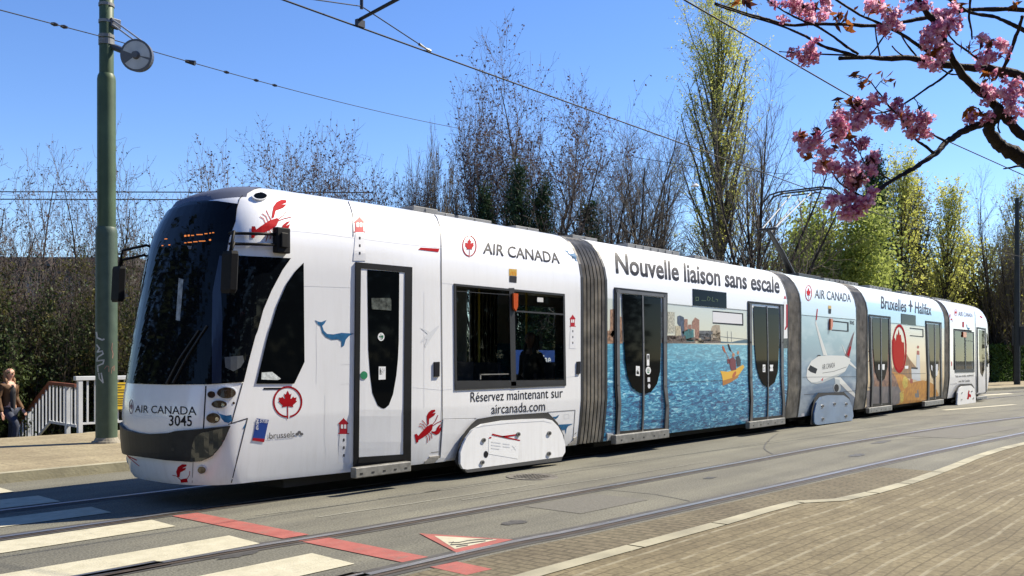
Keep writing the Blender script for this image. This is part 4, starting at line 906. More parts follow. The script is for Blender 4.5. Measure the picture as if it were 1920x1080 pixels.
def brick_mat(name, c1, c2, mortar, bw, bh, rot=0., ms=.012, lines=None):
    m = mat(name, c1, .9, spec=.25); nt = m.node_tree; b = nt.nodes['Principled BSDF']; L = nt.links.new
    tc = nt.nodes.new('ShaderNodeTexCoord'); mp = nt.nodes.new('ShaderNodeMapping'); mp.inputs['Rotation'].default_value = (0, 0, rot); L(tc.outputs['Object'], mp.inputs[0])
    wb = nt.nodes.new('ShaderNodeTexNoise'); wb.inputs['Scale'].default_value = .35; L(mp.outputs[0], wb.inputs[0])
    ad = nt.nodes.new('ShaderNodeVectorMath'); ad.operation = 'MULTIPLY_ADD'; ad.inputs[1].default_value = (.3, .3, 0); L(wb.outputs['Color'], ad.inputs[0]); L(mp.outputs[0], ad.inputs[2])
    br = nt.nodes.new('ShaderNodeTexBrick'); br.inputs['Scale'].default_value = 1; br.inputs['Brick Width'].default_value = bw; br.inputs['Row Height'].default_value = bh; br.inputs['Mortar Size'].default_value = ms; br.inputs['Mortar Smooth'].default_value = .3
    br.inputs['Color1'].default_value = (*c1, 1); br.inputs['Color2'].default_value = (*c2, 1); br.inputs['Mortar'].default_value = (*mortar, 1); L(ad.outputs[0], br.inputs['Vector'])
    out = br.outputs['Color']
    def mixmul(src, c_lo, c_hi, p0, p1, scale):
        n = nt.nodes.new('ShaderNodeTexNoise'); n.inputs['Scale'].default_value = scale; n.inputs['Detail'].default_value = 5; L(tc.outputs['Object'], n.inputs[0])
        r = nt.nodes.new('ShaderNodeValToRGB'); r.color_ramp.elements[0].position = p0; r.color_ramp.elements[0].color = (*c_lo, 1); r.color_ramp.elements[1].position = p1; r.color_ramp.elements[1].color = (*c_hi, 1); L(n.outputs[0], r.inputs[0])
        x = nt.nodes.new('ShaderNodeMix'); x.data_type = 'RGBA'; x.blend_type = 'MULTIPLY'; x.inputs[0].default_value = 1; L(src, x.inputs[6]); L(r.outputs[0], x.inputs[7]); return x.outputs[2]
    out = mixmul(out, (.72, .70, .68), (1.15, 1.13, 1.08), .32, .68, 28); out = mixmul(out, (.82, .80, .78), (1.08, 1.08, 1.05), .35, .65, 1.1)
    if lines:     # sand filled joints between every few courses
        sp = nt.nodes.new('ShaderNodeSeparateXYZ'); L(ad.outputs[0], sp.inputs[0])
        md = nt.nodes.new('ShaderNodeMath'); md.operation = 'PINGPONG'; md.inputs[1].default_value = lines / 2; L(sp.outputs['Y'], md.inputs[0])
        lt = nt.nodes.new('ShaderNodeMapRange'); lt.inputs[1].default_value = .008; lt.inputs[2].default_value = .022; lt.inputs[3].default_value = .5; lt.inputs[4].default_value = 0; L(md.outputs[0], lt.inputs[0])
        n = nt.nodes.new('ShaderNodeTexNoise'); n.inputs['Scale'].default_value = 5; L(tc.outputs['Object'], n.inputs[0])
        r = nt.nodes.new('ShaderNodeMapRange'); r.inputs[1].default_value = .3; r.inputs[2].default_value = .55; L(n.outputs[0], r.inputs[0])
        ml = nt.nodes.new('ShaderNodeMath'); ml.operation = 'MULTIPLY'; L(lt.outputs[0], ml.inputs[0]); L(r.outputs[0], ml.inputs[1])
        x = nt.nodes.new('ShaderNodeMix'); x.data_type = 'RGBA'; L(ml.outputs[0], x.inputs[0]); L(out, x.inputs[6]); x.inputs[7].default_value = (.34, .31, .22, 1); out = x.outputs[2]
    L(out, b.inputs['Base Color'])
    bp = nt.nodes.new('ShaderNodeBump'); bp.inputs['Strength'].default_value = .4; bp.inputs['Distance'].default_value = .008; L(br.outputs['Fac'], bp.inputs['Height']); bp.invert = True; L(bp.outputs[0], b.inputs['Normal'])
    return m
PAVER = brick_mat('brown_pavers', (.146, .124, .078), (.176, .150, .096), (.112, .094, .059), .21, .105, 0, .009, .315)
GUTTER = brick_mat('gutter_pavers', (.128, .112, .078), (.152, .132, .094), (.095, .083, .058), .21, .105, R(90), .016)
FLAGS = brick_mat('sandy_flagstones', (.25, .218, .150), (.285, .248, .172), (.18, .152, .106), .62, .42, 0, .01)
KERBM = mat('pale_kerb_stone', (.27, .25, .175), .85, var=.28, scale=1.7, bump=.2, bscale=30)
PAINT = mat('cream_road_paint', (.365, .34, .245), .7, base2=(.45, .42, .315), scale=7, bump=.25, bscale=60)
REDP = mat('red_road_paint', (.25, .062, .050), .75, base2=(.32, .09, .072), scale=6, bump=.2, bscale=60)
def worn(m, amount, dark=(.12, .115, .095)):
    nt = m.node_tree; b = nt.nodes['Principled BSDF']; L = nt.links.new; src = b.inputs['Base Color'].links[0].from_socket
    tc = nt.nodes.new('ShaderNodeTexCoord'); mp = nt.nodes.new('ShaderNodeMapping'); mp.inputs['Scale'].default_value = (.8, 1.6, 1); L(tc.outputs['Object'], mp.inputs[0])
    n = nt.nodes.new('ShaderNodeTexNoise'); n.inputs['Scale'].default_value = 5; n.inputs['Detail'].default_value = 9; n.inputs['Roughness'].default_value = .75; L(mp.outputs[0], n.inputs[0])
    r = nt.nodes.new('ShaderNodeMapRange'); r.inputs[1].default_value = .62 - amount; r.inputs[2].default_value = .72 - amount * .6; r.inputs[3].default_value = 0; r.inputs[4].default_value = .75; L(n.outputs[0], r.inputs[0])
    x = nt.nodes.new('ShaderNodeMix'); x.data_type = 'RGBA'; L(r.outputs[0], x.inputs[0]); L(src, x.inputs[6]); x.inputs[7].default_value = (*dark, 1); L(x.outputs[2], b.inputs['Base Color'])
worn(PAINT, .04); worn(REDP, .09)
def S(o): o['kind'] = 'structure'; return o

xs = sorted(set([-400, -200, -120, -80, -60, -50] + list(range(-40, 61, 2)) + [70, 85, 100, 130, 160, 220, 400])); ys = sorted(set([-400, -200, -100, -60, -30, -12] + [9.6 + k * .6 for k in range(12)] + [18, 22, 30, 45, 70, 110, 200, 400]))
m_ = MB(); V = [(x, y, ht(x, y)) for y in ys for x in xs]; n = len(xs)
STAIR = (2.0, 4.0, 9.55, 15.5)
m_.add(V, [(j * n + i, j * n + i + 1, (j + 1) * n + i + 1, (j + 1) * n + i) for j in range(len(ys) - 1) for i in range(n - 1)])
S(m_.build('ground', EARTH))
m_ = MB(); m_.add([(-150, -45, 0), (300, -45, 0), (300, 9.3, 0), (-150, 9.3, 0)], [(0, 1, 2, 3)]); S(m_.build('road', ROAD))
# far pavement with its kerb, bending with the street
farln = catmull([(-120, 4.0), (-40, 4.0), (0, 4.08), (15, 4.1), (30, 4.0), (40, 2.6), (50, .8), (62, -2.5), (100, -16), (160, -45)], 1.0)
m_ = MB(); strip(m_, farln, .16, 40, .12); 
# keep the stair well open: the pavement is the strip to the fence line, then a slope of earth behind
m_ = MB(); V = []
for p in farln:
    yb = 9.45 if p.x < 34 else 30
    V += [(p.x, p.y + .16, .12), (p.x, yb, .12)]
m_.add(V, [(2 * i, 2 * i + 2, 2 * i + 3, 2 * i + 1) for i in range(len(farln) - 1)]); S(m_.build('pavement', FLAGS))
m_ = MB(); strip(m_, farln, 0, .16, .123); strip(m_, farln, -.0, -.0, .12, z2=0); strip(m_, [p.copy() for p in farln], 0, .001, 0, z2=.123); S(m_.build('kerb', KERBM))
m_ = MB(); m_.box(-60, 2.0, 9.45, 9.62, -.5, .118); m_.box(4.05, 34, 9.45, 9.62, -.5, .118); S(m_.build('retaining_kerb', KERBM))
# near pavement of brown brick with its pale kerb line
nl = catmull([(-80, -3.95), (-10, -3.93), (.66, -3.93), (1.85, -3.97), (3.2, -4.02), (4.9, -4.07), (5.35, -4.36), (7.1, -4.50), (9.9, -4.46), (11.2, -4.42), (14.2, -4.55), (22, -5.4), (40, -10), (60, -18), (110, -45)], .6)
m_ = MB(); V = []
for p in nl: V += [(p.x, p.y - .15, .03), (p.x - (20 if p.x > 30 else 0), -60, .03)]
m_.add(V, [(2 * i + 1, 2 * i + 3, 2 * i + 2, 2 * i) for i in range(len(nl) - 1)]); S(m_.build('pavement', PAVER))
def kerb_line():
    m_ = MB(); acc = 0; last = nl[0]; seg = [nl[0]]
    for p in nl[1:]:
        seg.append(p)
        if (p - seg[0]).length > .95 and -3 < p.x < 40 or p is nl[-1]:
            a, b = seg[0], seg[-1]; t = (b - a).normalized() * .014
            s2 = [seg[0] + t] + seg[1:-1] + [seg[-1] - t]; strip(m_, s2, -.155, .0, .036); strip(m_, s2, 0, .001, .036, z2=0.0); seg = [p]
    return S(m_.build('kerb', KERBM))
kerb_line()
railB = catmull([(-90, -1.5), (-10, -1.5), (-1.33, -1.54), (1.0, -1.69), (4.55, -1.84), (7.8, -1.94), (13.4, -2.1), (22.3, -2.95), (32, -5.0), (45, -9.5), (70, -22)], .5)
railD = catmull([(-90, -3.0), (-10, -3.0), (0, -3.05), (2.5, -3.21), (6.45, -3.42), (11, -3.65), (16.7, -4.05), (22.3, -4.5), (32, -6.5), (45, -11), (70, -23.5)], .5)
railN = catmull([(-90, .43), (-10, .43), (20, .43), (33, .35), (40, -.4), (50, -2.6), (75, -12)], .7)
railF = catmull([(-90, 1.88), (-10, 1.9), (20, 1.87), (33, 1.8), (41, 1.0), (51, -1.2), (75, -10.5)], .7)
m_ = MB(); V = []
gl = [p for p in railD if -3 < p.x < 9]
for p in gl:
    yk = np.interp(p.x, [q.x for q in nl], [q.y for q in nl]); V += [(p.x, max(p.y - .20, yk + .02) if p.x < 7 else p.y - .2, .004), (p.x, yk + .001, .004)]
m_.add(V, [(2 * i + 1, 2 * i + 3, 2 * i + 2, 2 * i) for i in range(len(gl) - 1)]); S(m_.build('gutter', GUTTER))
RAILS = mat('worn_rail_steel', (.38, .38, .39), .36, metal=.85, var=.15, scale=3, stretch=(.2, 8, 1)); RAILR = mat('rusty_rail_side', (.085, .065, .05), .6, metal=.4, var=.3, scale=6); TAR = mat('rail_joint_tar', (.05, .047, .043), .7, var=.3, scale=5)
for ln, lab in ((railB, 'bright steel tram rail running through the middle of the open track'), (railD, 'steel tram rail beside the brick paved pavement'), (railN, 'tram rail under the near side of the tram'), (railF, 'tram rail under the far side of the tram, shining blue in shadow')):
    m_ = MB(); strip(m_, ln, .045, .14, .004, 2); strip(m_, ln, -.14, -.08, .004, 2); strip(m_, ln, -.018, .05, .010, 0); strip(m_, ln, -.05, -.018, .0045, 1); strip(m_, ln, -.080, -.05, .008, 1)
    o = m_.build('tram_rail', [RAILS, RAILR, TAR]); tag(o, lab, 'rail', 'tram rails set in the road')
# painted markings
m_ = MB()
for y0, y1, x1 in ((2.06, 2.68, .12), (.95, 1.45, .11), (-.24, .25, .10), (-1.5, -1.0, .11), (-2.69, -2.14, .10), (3.2, 3.7, .12)):
    o = MB(); o.add([(-3.6, y0, .006), (x1 - .02, y0, .006), (x1 + .02, y1, .006), (-3.6, y1, .006)], [(0, 1, 2, 3)]); S(o.build('zebra_marking', PAINT))
for ya, yb in ((-1.48, .30), (-2.93, -1.66), (-3.58, -3.20)):
    o = MB(); o.add([(.34, ya, .0058), (.60, ya - .02, .0058), (.62, yb - .03, .0058), (.36, yb, .0058)], [(0, 1, 2, 3)]); S(o.build('red_line_marking', REDP))
o = MB(); o.add([(*gnd(x, y).xy, .006) for x, y in ((786, 1001), (962, 1013), (857, 1038))], [(0, 1, 2)]); tri = S(o.build('warning_triangle_marking', REDP))
o = MB(); o.add([(*gnd(x, y).xy, .0075) for x, y in ((814, 1006), (932, 1013), (853, 1031))], [(0, 1, 2)]); S(o.build('warning_triangle_field', PAINT))
C5 = crop(480, 880, .33333)
o = MB()
for poly in stroke(C5((1085, 418), (1140, 417), (1200, 405), (1260, 400), (1330, 398)), 1.3) + stroke(C5((1095, 430), (1150, 428), (1215, 418), (1290, 408)), 1.6) + stroke(C5((1128, 440), (1190, 432)), 1.6) + stroke(C5((1110, 411), (1100, 425)), 1.0):
    o.add([(*gnd(x, y).xy, .0092) for x, y in poly], [(0, 1, 2, 3)])
S(o.build('tram_symbol_marking', INKB))
o = MB()
for q in (((36.7, 1.0), (39.6, .55), (40.2, .95), (37.3, 1.4)), ((33.9, -2.6), (37.5, -3.6), (37.8, -3.2), (34.2, -2.2)), ((24.5, -.6), (29.5, -1.5), (29.6, -1.3), (24.6, -.4))):
    o.add([(x, y, .006) for x, y in q], [(0, 1, 2, 3)])
S(o.build('lane_marking', PAINT))
mh = MB(); mh.lathe([(.0, .006), (.28, .006), (.30, .009), (.335, .009), (.34, .001)], (4.95, -.56, 0), 32)
for k in range(-4, 5):
    for j in range(-4, 5):
        if k * k + j * j < 16: mh.box(4.95 + k * .06 - .018, 4.95 + k * .06 + .018, -.56 + j * .06 - .018, -.56 + j * .06 + .018, .0062, .011)
tag(mh.build('manhole_cover', mat('cast_iron', (.11, .10, .085), .55, metal=.4, var=.35, scale=14)), 'round cast iron manhole cover in the road beside the tram', 'manhole cover')
SEAL = mat('crack_sealant', (.045, .043, .04), .6, var=.3, scale=8); PATCH = mat('asphalt_patch', (.105, .10, .085), .9, var=.22, scale=40, bump=.3, bscale=70); PALEST = mat('cement_dust', (.20, .195, .165), .9, var=.3, scale=14)
def road_line(pts, wd, m, name, z=.0042):
    ln = catmull(pts, .25); rr_ = random.Random(int(abs(pts[0][0]) * 100)); m_ = MB()
    ln = [Vector((p.x, p.y + rr_.gauss(0, .006))) for p in ln]; strip(m_, ln, -wd / 2, wd / 2, z); return S(m_.build(name, m))
road_line([(2.4, -.42), (5, -.62), (9, -.75), (14, -.9), (20, -1.3)], .022, PALEST, 'dusty_seam'); road_line([(1.2, -.85), (3.2, -1.0), (4.4, -1.05)], .03, PALEST, 'dusty_seam'); road_line([(.9, -.3), (2.1, -.45), (3.3, -.5)], .02, PALEST, 'dusty_seam'); road_line([(2.9, -1.2), (5.5, -1.38), (8, -1.5)], .025, PALEST, 'dusty_seam')
road_line([(9.4, -1.95), (10.4, -1.3), (11.8, -.75), (13.5, -.2)], .025, SEAL, 'crack_sealant'); road_line([(4.4, -3.15), (4.6, -2.6), (4.55, -2.0)], .016, SEAL, 'crack_sealant'); road_line([(13, -2.3), (14.5, -2.9), (15.6, -3.8)], .02, SEAL, 'crack_sealant'); road_line([(20, -.5), (24, -1.8), (29, -2.6)], .03, SEAL, 'crack_sealant')
for cx_, cy_, rx_, ry_, sd_ in ((10.3, -2.9, .34, .12, 1), (12.9, -2.45, .5, .10, 2), (2.2, -2.5, .18, .10, 3), (6.3, -2.4, .14, .07, 4), (-.3, -1.75, .22, .06, 5)):
    rr_ = random.Random(sd_); m_ = MB(); n_ = 18; m_.add([(cx_ + rx_ * math.cos(2 * math.pi * k / n_) * rr_.uniform(.6, 1.1), cy_ + ry_ * math.sin(2 * math.pi * k / n_) * rr_.uniform(.6, 1.1), .0046) for k in range(n_)], [tuple(range(n_))]); S(m_.build('oil_stain', SEAL))
for q in (((14.5, -2.3), (18.5, -2.55), (18.6, -3.7), (14.6, -3.4)), ((3.0, -2.0), (4.2, -2.05), (4.2, -2.75), (3.0, -2.7))):
    m_ = MB(); m_.add([(x, y, .0036) for x, y in q], [(3, 2, 1, 0)]); S(m_.build('road_patch', PATCH))
# stairs down behind the pavement
STEPM = mat('stair_concrete', (.20, .19, .165), .85, var=.2, scale=5)
m_ = MB(); m_.box(2.0, 4.05, 9.45, 11.3, -.4, -.04)
for k in range(14): m_.box(2.0, 4.05, 11.3 + k * .29, 11.6 + k * .29, -3.2, -.04 - .165 * (k + 1))
S(m_.build('stairs', STEPM))

# ------------------------------------------------------------------ street furniture
WHP = mat('white_railing_paint', (.52, .54, .56), .5, var=.08, scale=5); HANDR = mat('red_brown_handrail', (.17, .055, .03), .5, var=.2, scale=8)
fx0, fx1, fy = 3.83, 17.0, 9.54
fn = thing('railing', (fx0, fy, .12), 'white metal railing at the back of the pavement behind the pole', 'railing')
FO = Vector((fx0, fy, .12))
m_ = MB(); m_.box(fx0, fx1, fy - .05, fy + .05, 1.11, 1.19); bevelled(m_.build('top_rail', WHP, fn, FO), .008)
m_ = MB(); m_.box(fx0 + .05, fx1, fy - .02, fy + .02, .27, .31); m_.build('bottom_rail', WHP, fn, FO)
x = fx0 + .1; k = 0
while x < fx1:
    m_ = MB()
    if k % 10 == 0: m_.box(x - .04, x + .04, fy - .04, fy + .04, .0, 1.11); m_.build('post', WHP, fn, FO)
    else: m_.box(x - .015, x + .015, fy - .015, fy + .015, .31, 1.11); m_.build('baluster', WHP, fn, FO)
    x += .15; k += 1
sx = 4.12; SO = Vector((sx, 10.17, .1))
sr = thing('stair_railing', SO, 'white stair railing with red brown handrail beside the woman climbing the stairs', 'railing')
prof = lambda y: 1.0 + (y - 10.17) * .03 if y < 11.17 else 1.03 - (y - 11.17) * .6
m_ = MB(); ysr = [10.05, 11.17, 12.0, 12.87, 15.0]
for a, b in zip(ysr[:-1], ysr[1:]):
    za, zb = prof(a), prof(b); m_.add([(sx - .045, a, za - .03), (sx + .045, a, za - .03), (sx + .045, a, za + .03), (sx - .045, a, za + .03), (sx - .045, b, zb - .03), (sx + .045, b, zb - .03), (sx + .045, b, zb + .03), (sx - .045, b, zb + .03)], [(0, 1, 5, 4), (1, 2, 6, 5), (2, 3, 7, 6), (3, 0, 4, 7), (0, 3, 2, 1), (4, 5, 6, 7)])
m_.build('handrail', HANDR, sr, SO)
m_ = MB()
for a, b in zip(ysr[:-1], ysr[1:]):
    za, zb = prof(a) - .78, prof(b) - .78; m_.add([(sx - .02, a, za - .03), (sx + .02, a, za - .03), (sx + .02, a, za + .02), (sx - .02, a, za + .02), (sx - .02, b, zb - .03), (sx + .02, b, zb - .03), (sx + .02, b, zb + .02), (sx - .02, b, zb + .02)], [(0, 1, 5, 4), (1, 2, 6, 5), (2, 3, 7, 6), (3, 0, 4, 7), (0, 3, 2, 1), (4, 5, 6, 7)])
m_.build('bottom_rail', WHP, sr, SO)
y = 10.12; k = 0
while y < 14.9:
    m_ = MB(); z = prof(y)
    if k in (2, 13, 24): m_.box(sx - .04, sx + .04, y - .04, y + .04, z - 1.0, z - .03); m_.build('post', WHP, sr, SO)
    else: m_.box(sx - .014, sx + .014, y - .014, y + .014, z - .76, z - .03); m_.build('baluster', WHP, sr, SO)
    y += .155; k += 1
# yellow notice
m_ = MB(); YN = mat('notice_yellow', (.62, .42, .02), .5, var=.05, scale=4)
pts = [atY(x, y, 9.46) for x, y in ((217, 717), (245.5, 717), (242.5, 767), (217, 767.5))]
m_.add(pts + [p + Vector((0, .012, 0)) for p in pts], [(0, 1, 2, 3), (7, 6, 5, 4), (0, 4, 5, 1), (1, 5, 6, 2), (2, 6, 7, 3), (3, 7, 4, 0)])
NO = pts[3].copy(); nt_ = m_.build('notice_board', YN, None, NO); nt_.location = NO; tag(nt_, 'yellow notice with lines of small print fixed to the white railing', 'notice')
m_ = MB()
for yy, xa, xb in ((721, 219, 242), (726, 219, 228), (731, 219, 243), (735.5, 219, 243), (742, 219, 242), (747, 219, 242), (751.5, 219, 240), (755.5, 219, 240), (760, 219, 238)):
    q = [atY(x, y, 9.455) for x, y in ((xa, yy - .55), (xb, yy - .9), (xb, yy + .3), (xa, yy + .65))]; m_.add(q, [(0, 1, 2, 3)])
m_.build('small_print', INKB, nt_, NO)
# blue stop name board seen through the tram window
BLUS = mat('sign_blue', (.01, .05, .25), .4); Yb = 8.6
pts = [atY(x, y, Yb) for x, y in ((940, 656), (1040, 656), (1040, 700), (940, 700))]; bo = Vector((pts[0].x, Yb, .12))
sb = thing('stop_sign', bo, 'blue stop name board seen through the tram window', 'sign')
m_ = MB(); m_.box(pts[0].x, pts[1].x, Yb, Yb + .03, pts[2].z, pts[0].z); m_.build('panel', BLUS, sb, bo)
for xx in (pts[0].x + .05, pts[1].x - .05):
    m_ = MB(); m_.box(xx - .025, xx + .025, Yb + .03, Yb + .08, .12, pts[0].z); m_.build('post', SILVER, sb, bo)
lettering('ondae', None, [(1000, 666), (1033, 666), (1033, 681), (1000, 681)], PRINTW, sb, bo, bold=.02, place=lambda x, y: atY(x, y, Yb - .004), cell=0)

# green catenary mast with its tensioner wheel
PX, PY = 3.22, 7.14
GP = mat('mast_green_paint', (.062, .098, .052), .5, var=.16, scale=3, bump=.06, bscale=30, spec=.3)
GP2 = mat('mast_green_paint_worn', (.040, .068, .045), .55, base2=(.058, .092, .062), scale=6, bump=.1, bscale=30)
PO = Vector((PX, PY, .12)); pole = thing('catenary_mast', PO, 'tall green steel catenary mast with graffiti on the pavement by the tram nose', 'mast')
pz = lambda py: 1.55 + (670 - py) / 110.2
m_ = MB(); m_.lathe([(.172, 0), (.172, pz(440) - .14), (.168, pz(434) - .12), (.152, pz(430) - .12)], PO, 32); SURF['pole'] = BVHTree.FromPolygons([Vector(v) for v in m_.v], m_.f)
m_.build('lower_tube', GP2, pole, PO, smooth=True)
m_ = MB(); m_.lathe([(.147, pz(432) - .12), (.147, pz(158) - .12), (.138, pz(151) - .12), (.120, pz(147) - .12)], PO, 32); m_.build('middle_tube', GP, pole, PO, smooth=True)
m_ = MB(); m_.lathe([(.114, pz(150) - .12), (.114, pz(-160) - .12), (0.0, pz(-161) - .12)], PO, 28); m_.build('upper_tube', GP, pole, PO, smooth=True)
m_ = MB(); m_.lathe([(.24, .0), (.23, .03), (.20, .035), (.173, .09)], PO, 24); m_.build('base_collar', mat('concrete_collar', (.22, .20, .16), .9, var=.3, scale=12), pole, PO)
for py in (4, 51, 78, 86, 91, 20):
    m_ = MB(); z = pz(py) - .12; m_.lathe([(.116, z - .025), (.126, z - .025), (.126, z + .025), (.116, z + .025)], PO, 24); m_.build('clamp_band', STEEL, pole, PO, smooth=False)
gf = mat('graffiti_white', (.42, .45, .46), .6, var=.3, scale=20); KP = crop(0, 600, .33333)
decal('graffiti', 'pole', stroke(KP((543, 70), (548, 100), (575, 112), (585, 108)), 3) + stroke(KP((545, 140), (560, 160), (548, 180), (575, 175), (580, 190), (550, 210), (545, 230), (585, 225), (580, 245), (550, 258), (552, 290)), 2.6) + stroke(KP((555, 300), (560, 330), (580, 352), (570, 300)), 2.6), gf, pole, PO, off=.003, cell=5)
decal('graffiti', 'pole', stroke(KP((588, 275), (600, 258), (612, 262), (612, 290)), 1.3) + stroke(KP((625, 300), (630, 270), (642, 258), (640, 285)), 1.2) + stroke(KP((632, 130), (628, 165), (636, 190), (632, 215)), 1.3), mat('graffiti_rust', (.28, .16, .12), .7, var=.3, scale=20), pole, PO, off=.003, cell=5)
# tensioner wheel
to = atZ(256, 104, 15.2); tw = thing('tensioner_wheel', to, 'grey round wire tensioner wheel clamped to the green mast', 'tensioner')
TGR = mat('tensioner_grey', (.42, .43, .44), .4, metal=.3, var=.1, scale=6); TDK = mat('tensioner_dark', (.10, .105, .12), .45, metal=.4)
fdir = (CAM - to).normalized(); nrm = (Matrix.Rotation(R(-22), 3, 'Z') @ Vector((fdir.x, fdir.y, -.10))).normalized()
m_ = MB(); m_.disc(to - nrm * .10, nrm, .25, .26, .12, 32); m_.build('drum', TDK, tw, to, smooth=False)
u1 = nrm.cross(UP).normalized(); u2 = u1.cross(nrm)
def sector(r0, r1, a0, a1, d, n=14):
    P_ = [to + nrm * d + (u1 * math.cos(a) + u2 * math.sin(a)) * r for r, rng in ((r1, range(n + 1)), (r0, range(n, -1, -1))) for a in (R(a0 + (a1 - a0) * k / n) for k in rng)]
    q = MB(); q.add(P_, [tuple(range(len(P_)))]); return q
for a0, a1 in ((20, 190), (200, 325)):
    q = sector(.05, .225, a0, a1, .026); q.add([Vector(v) - nrm * .006 for v in q.v], [tuple(reversed(range(len(q.v))))]); q.build('cover_plate', TGR, tw, to)
m_ = MB(); m_.disc(to + nrm * .02, nrm, .07, .05, .07, 12); m_.build('hub', TDK, tw, to)
m_ = MB(); m_.tube([to + nrm * .0 + u1 * k_ for k_ in (0,)] + [to + nrm * .02] if False else [to - nrm * .02, to - nrm * .16], [.06, .06], 10); m_.build('axle', TDK, tw, to)
A_ = Vector((PX, PY, pz(52))) + RGT * .12; 
for d in (-.04, .04):
    m_ = MB(); m_.tube([A_ + UP * d + nrm * .05, to + u2 * .2 - u1 * .08 + UP * d - nrm * .02], .014, 6); m_.build('strut', TGR, tw, to)
m_ = MB(); m_.box(A_.x - .07, A_.x + .10, A_.y - .06, A_.y + .06, pz(52) - .09, pz(52) + .06); bevelled(m_.build('bracket', TDK, tw, to))
m_ = MB(); m_.tube([Vector((PX, PY, pz(96))) + RGT * .1, to - nrm * .14], .055, 8); m_.build('support_arm', TDK, tw, to)

# overhead wires
WIRE = mat('wire_dark', (.012, .013, .015), .7, spec=.2)
INSU = mat('insulator_dark', (.03, .03, .035), .4)
def wire(name, pts, r, label, cat, group='overhead wires over the tram tracks', sag=0.):
    P_ = [Vector(p) for p in pts]
    if sag and len(P_) == 2: P_ = [P_[0].lerp(P_[1], k / 16) - UP * sag * 4 * (k / 16) * (1 - k / 16) for k in range(17)]
    m_ = MB(); m_.tube(P_, r, 6); o = m_.build(name, WIRE, None, P_[0]); o.location = P_[0]; tag(o, label, cat, group); return o
w1 = wire('contact_wire', [(-40, YC, 5.82), (-4, YC, 5.82), (33, YC, 5.82), (45, -.3, 5.82), (80, -11, 5.82)], .011, 'thick contact wire running above the tram roof to the pantograph', 'wire')
w2 = wire('contact_wire', [(-40, -2.25, 5.9), (2, -2.4, 5.9), (11.5, -2.55, 5.9), (23, -3.6, 5.9), (34, -6.4, 5.9), (50, -13, 5.9)], .011, 'contact wire over the empty track crossing behind the blossom', 'wire')
pA = Vector((PX, PY, pz(80)))
w3 = wire('span_wire', [pA, atZ(885, 245, 30)], .008, 'span wire sloping from the green mast towards the trees', 'wire', sag=.12)
w4 = wire('span_wire', [atZ(-60, 3, 11.5), pA], .008, 'span wire coming to the green mast from the left', 'wire')
pB = Vector((PX, PY, pz(7)))
w5 = wire('pull_off_wire', [pB, Vector((4.2, 1.2, 7.36)), (5.5, -6, 7.3)], .008, 'upper span wire leaving the mast top to the right', 'wire')
def on_wire(wv, px):
    vs = [v.co + wv.location for v in wv.data.vertices]; n = len(vs) // 6; pts = [sum(vs[6 * i:6 * i + 6], Vector()) / 6 for i in range(n)]
    sx = [CX + F * (p - CAM).dot(RGT) / (p - CAM).dot(FWD) for p in pts]
    for i in range(n - 1):
        if min(sx[i], sx[i + 1]) <= px <= max(sx[i], sx[i + 1]):
            best = None
            for k in range(41):
                q = pts[i].lerp(pts[i + 1], k / 40); e = abs(CX + F * (q - CAM).dot(RGT) / (q - CAM).dot(FWD) - px)
                if best is None or e < best[0]: best = (e, q)
            return best[1]
    return pts[0]
for wv, px, py, Z in ((w3, 357, 110, 15.0), ):
    m_ = MB(); c = on_wire(wv, px); m_.tube([c - RGT * .09 + UP * .02, c + RGT * .09 - UP * .02], [.03, .05], 8); m_.build('turnbuckle', INSU, wv, wv.location)
for wv, pts in ((w3, ((425, 129, 17.3), (480, 142, 18.0), (515, 152, 18.4))), (w4, ((105, 57, 13.5), (122, 62, 13.9)))):
    for px, py, Z in pts:
        # put each insulator on its own wire
        c = on_wire(wv, px); m_ = MB(); m_.tube([c - RGT * .05 + UP * .012, c, c + RGT * .05 - UP * .012], [.018, .032, .018], 8); m_.build('insulator', INSU, wv, wv.location)
reg = atY(675, 45, YC); r2 = atZ(748, -3, 11.0)
m_ = MB(); m_.tube([reg, reg + UP * .06, r2], .022, 8); o = m_.build('registration_arm', WIRE, None, reg); o.location = reg; tag(o, 'dark steel arm holding the contact wire above the tram front', 'arm')
m_ = MB(); m_.box(reg.x - .06, reg.x + .06, reg.y - .03, reg.y + .03, reg.z - .04, reg.z + .05); m_.build('clamp', INSU, o, reg)
hw0 = atZ(580, -2, 10.5); hw1 = atZ(678, 12, 11.5); hw2 = atY(806, 96, YC)
m_ = MB(); m_.tube([hw0, hw1], .007, 5); m_.tube([hw1, hw2], .008, 5); o = m_.build('pull_off_wire', WIRE, None, hw0); o.location = hw0; tag(o, 'thin wire drawn from above onto the contact wire with a clamp', 'wire', 'overhead wires over the tram tracks')
m_ = MB(); m_.tube([hw1 + UP * .12, hw1 - UP * .03], .022, 6); m_.build('hanger', INSU, o, hw0)
d = (hw1 - hw2).normalized(); m_ = MB(); m_.tube([hw2, hw2 + d * .12, hw2 + d * .3], [.028, .012, .02], 6); m_.build('clamp', STEEL, o, hw0)
for py, lab in ((359, 'upper of two dark cables crossing behind the left hand bushes'), (373, 'lower of two dark cables crossing behind the left hand bushes')):
    wire('cable', [atZ(-250, py, 36), atZ(700, py + 2, 36)], .022, lab, 'wire', 'cables beyond the bushes')
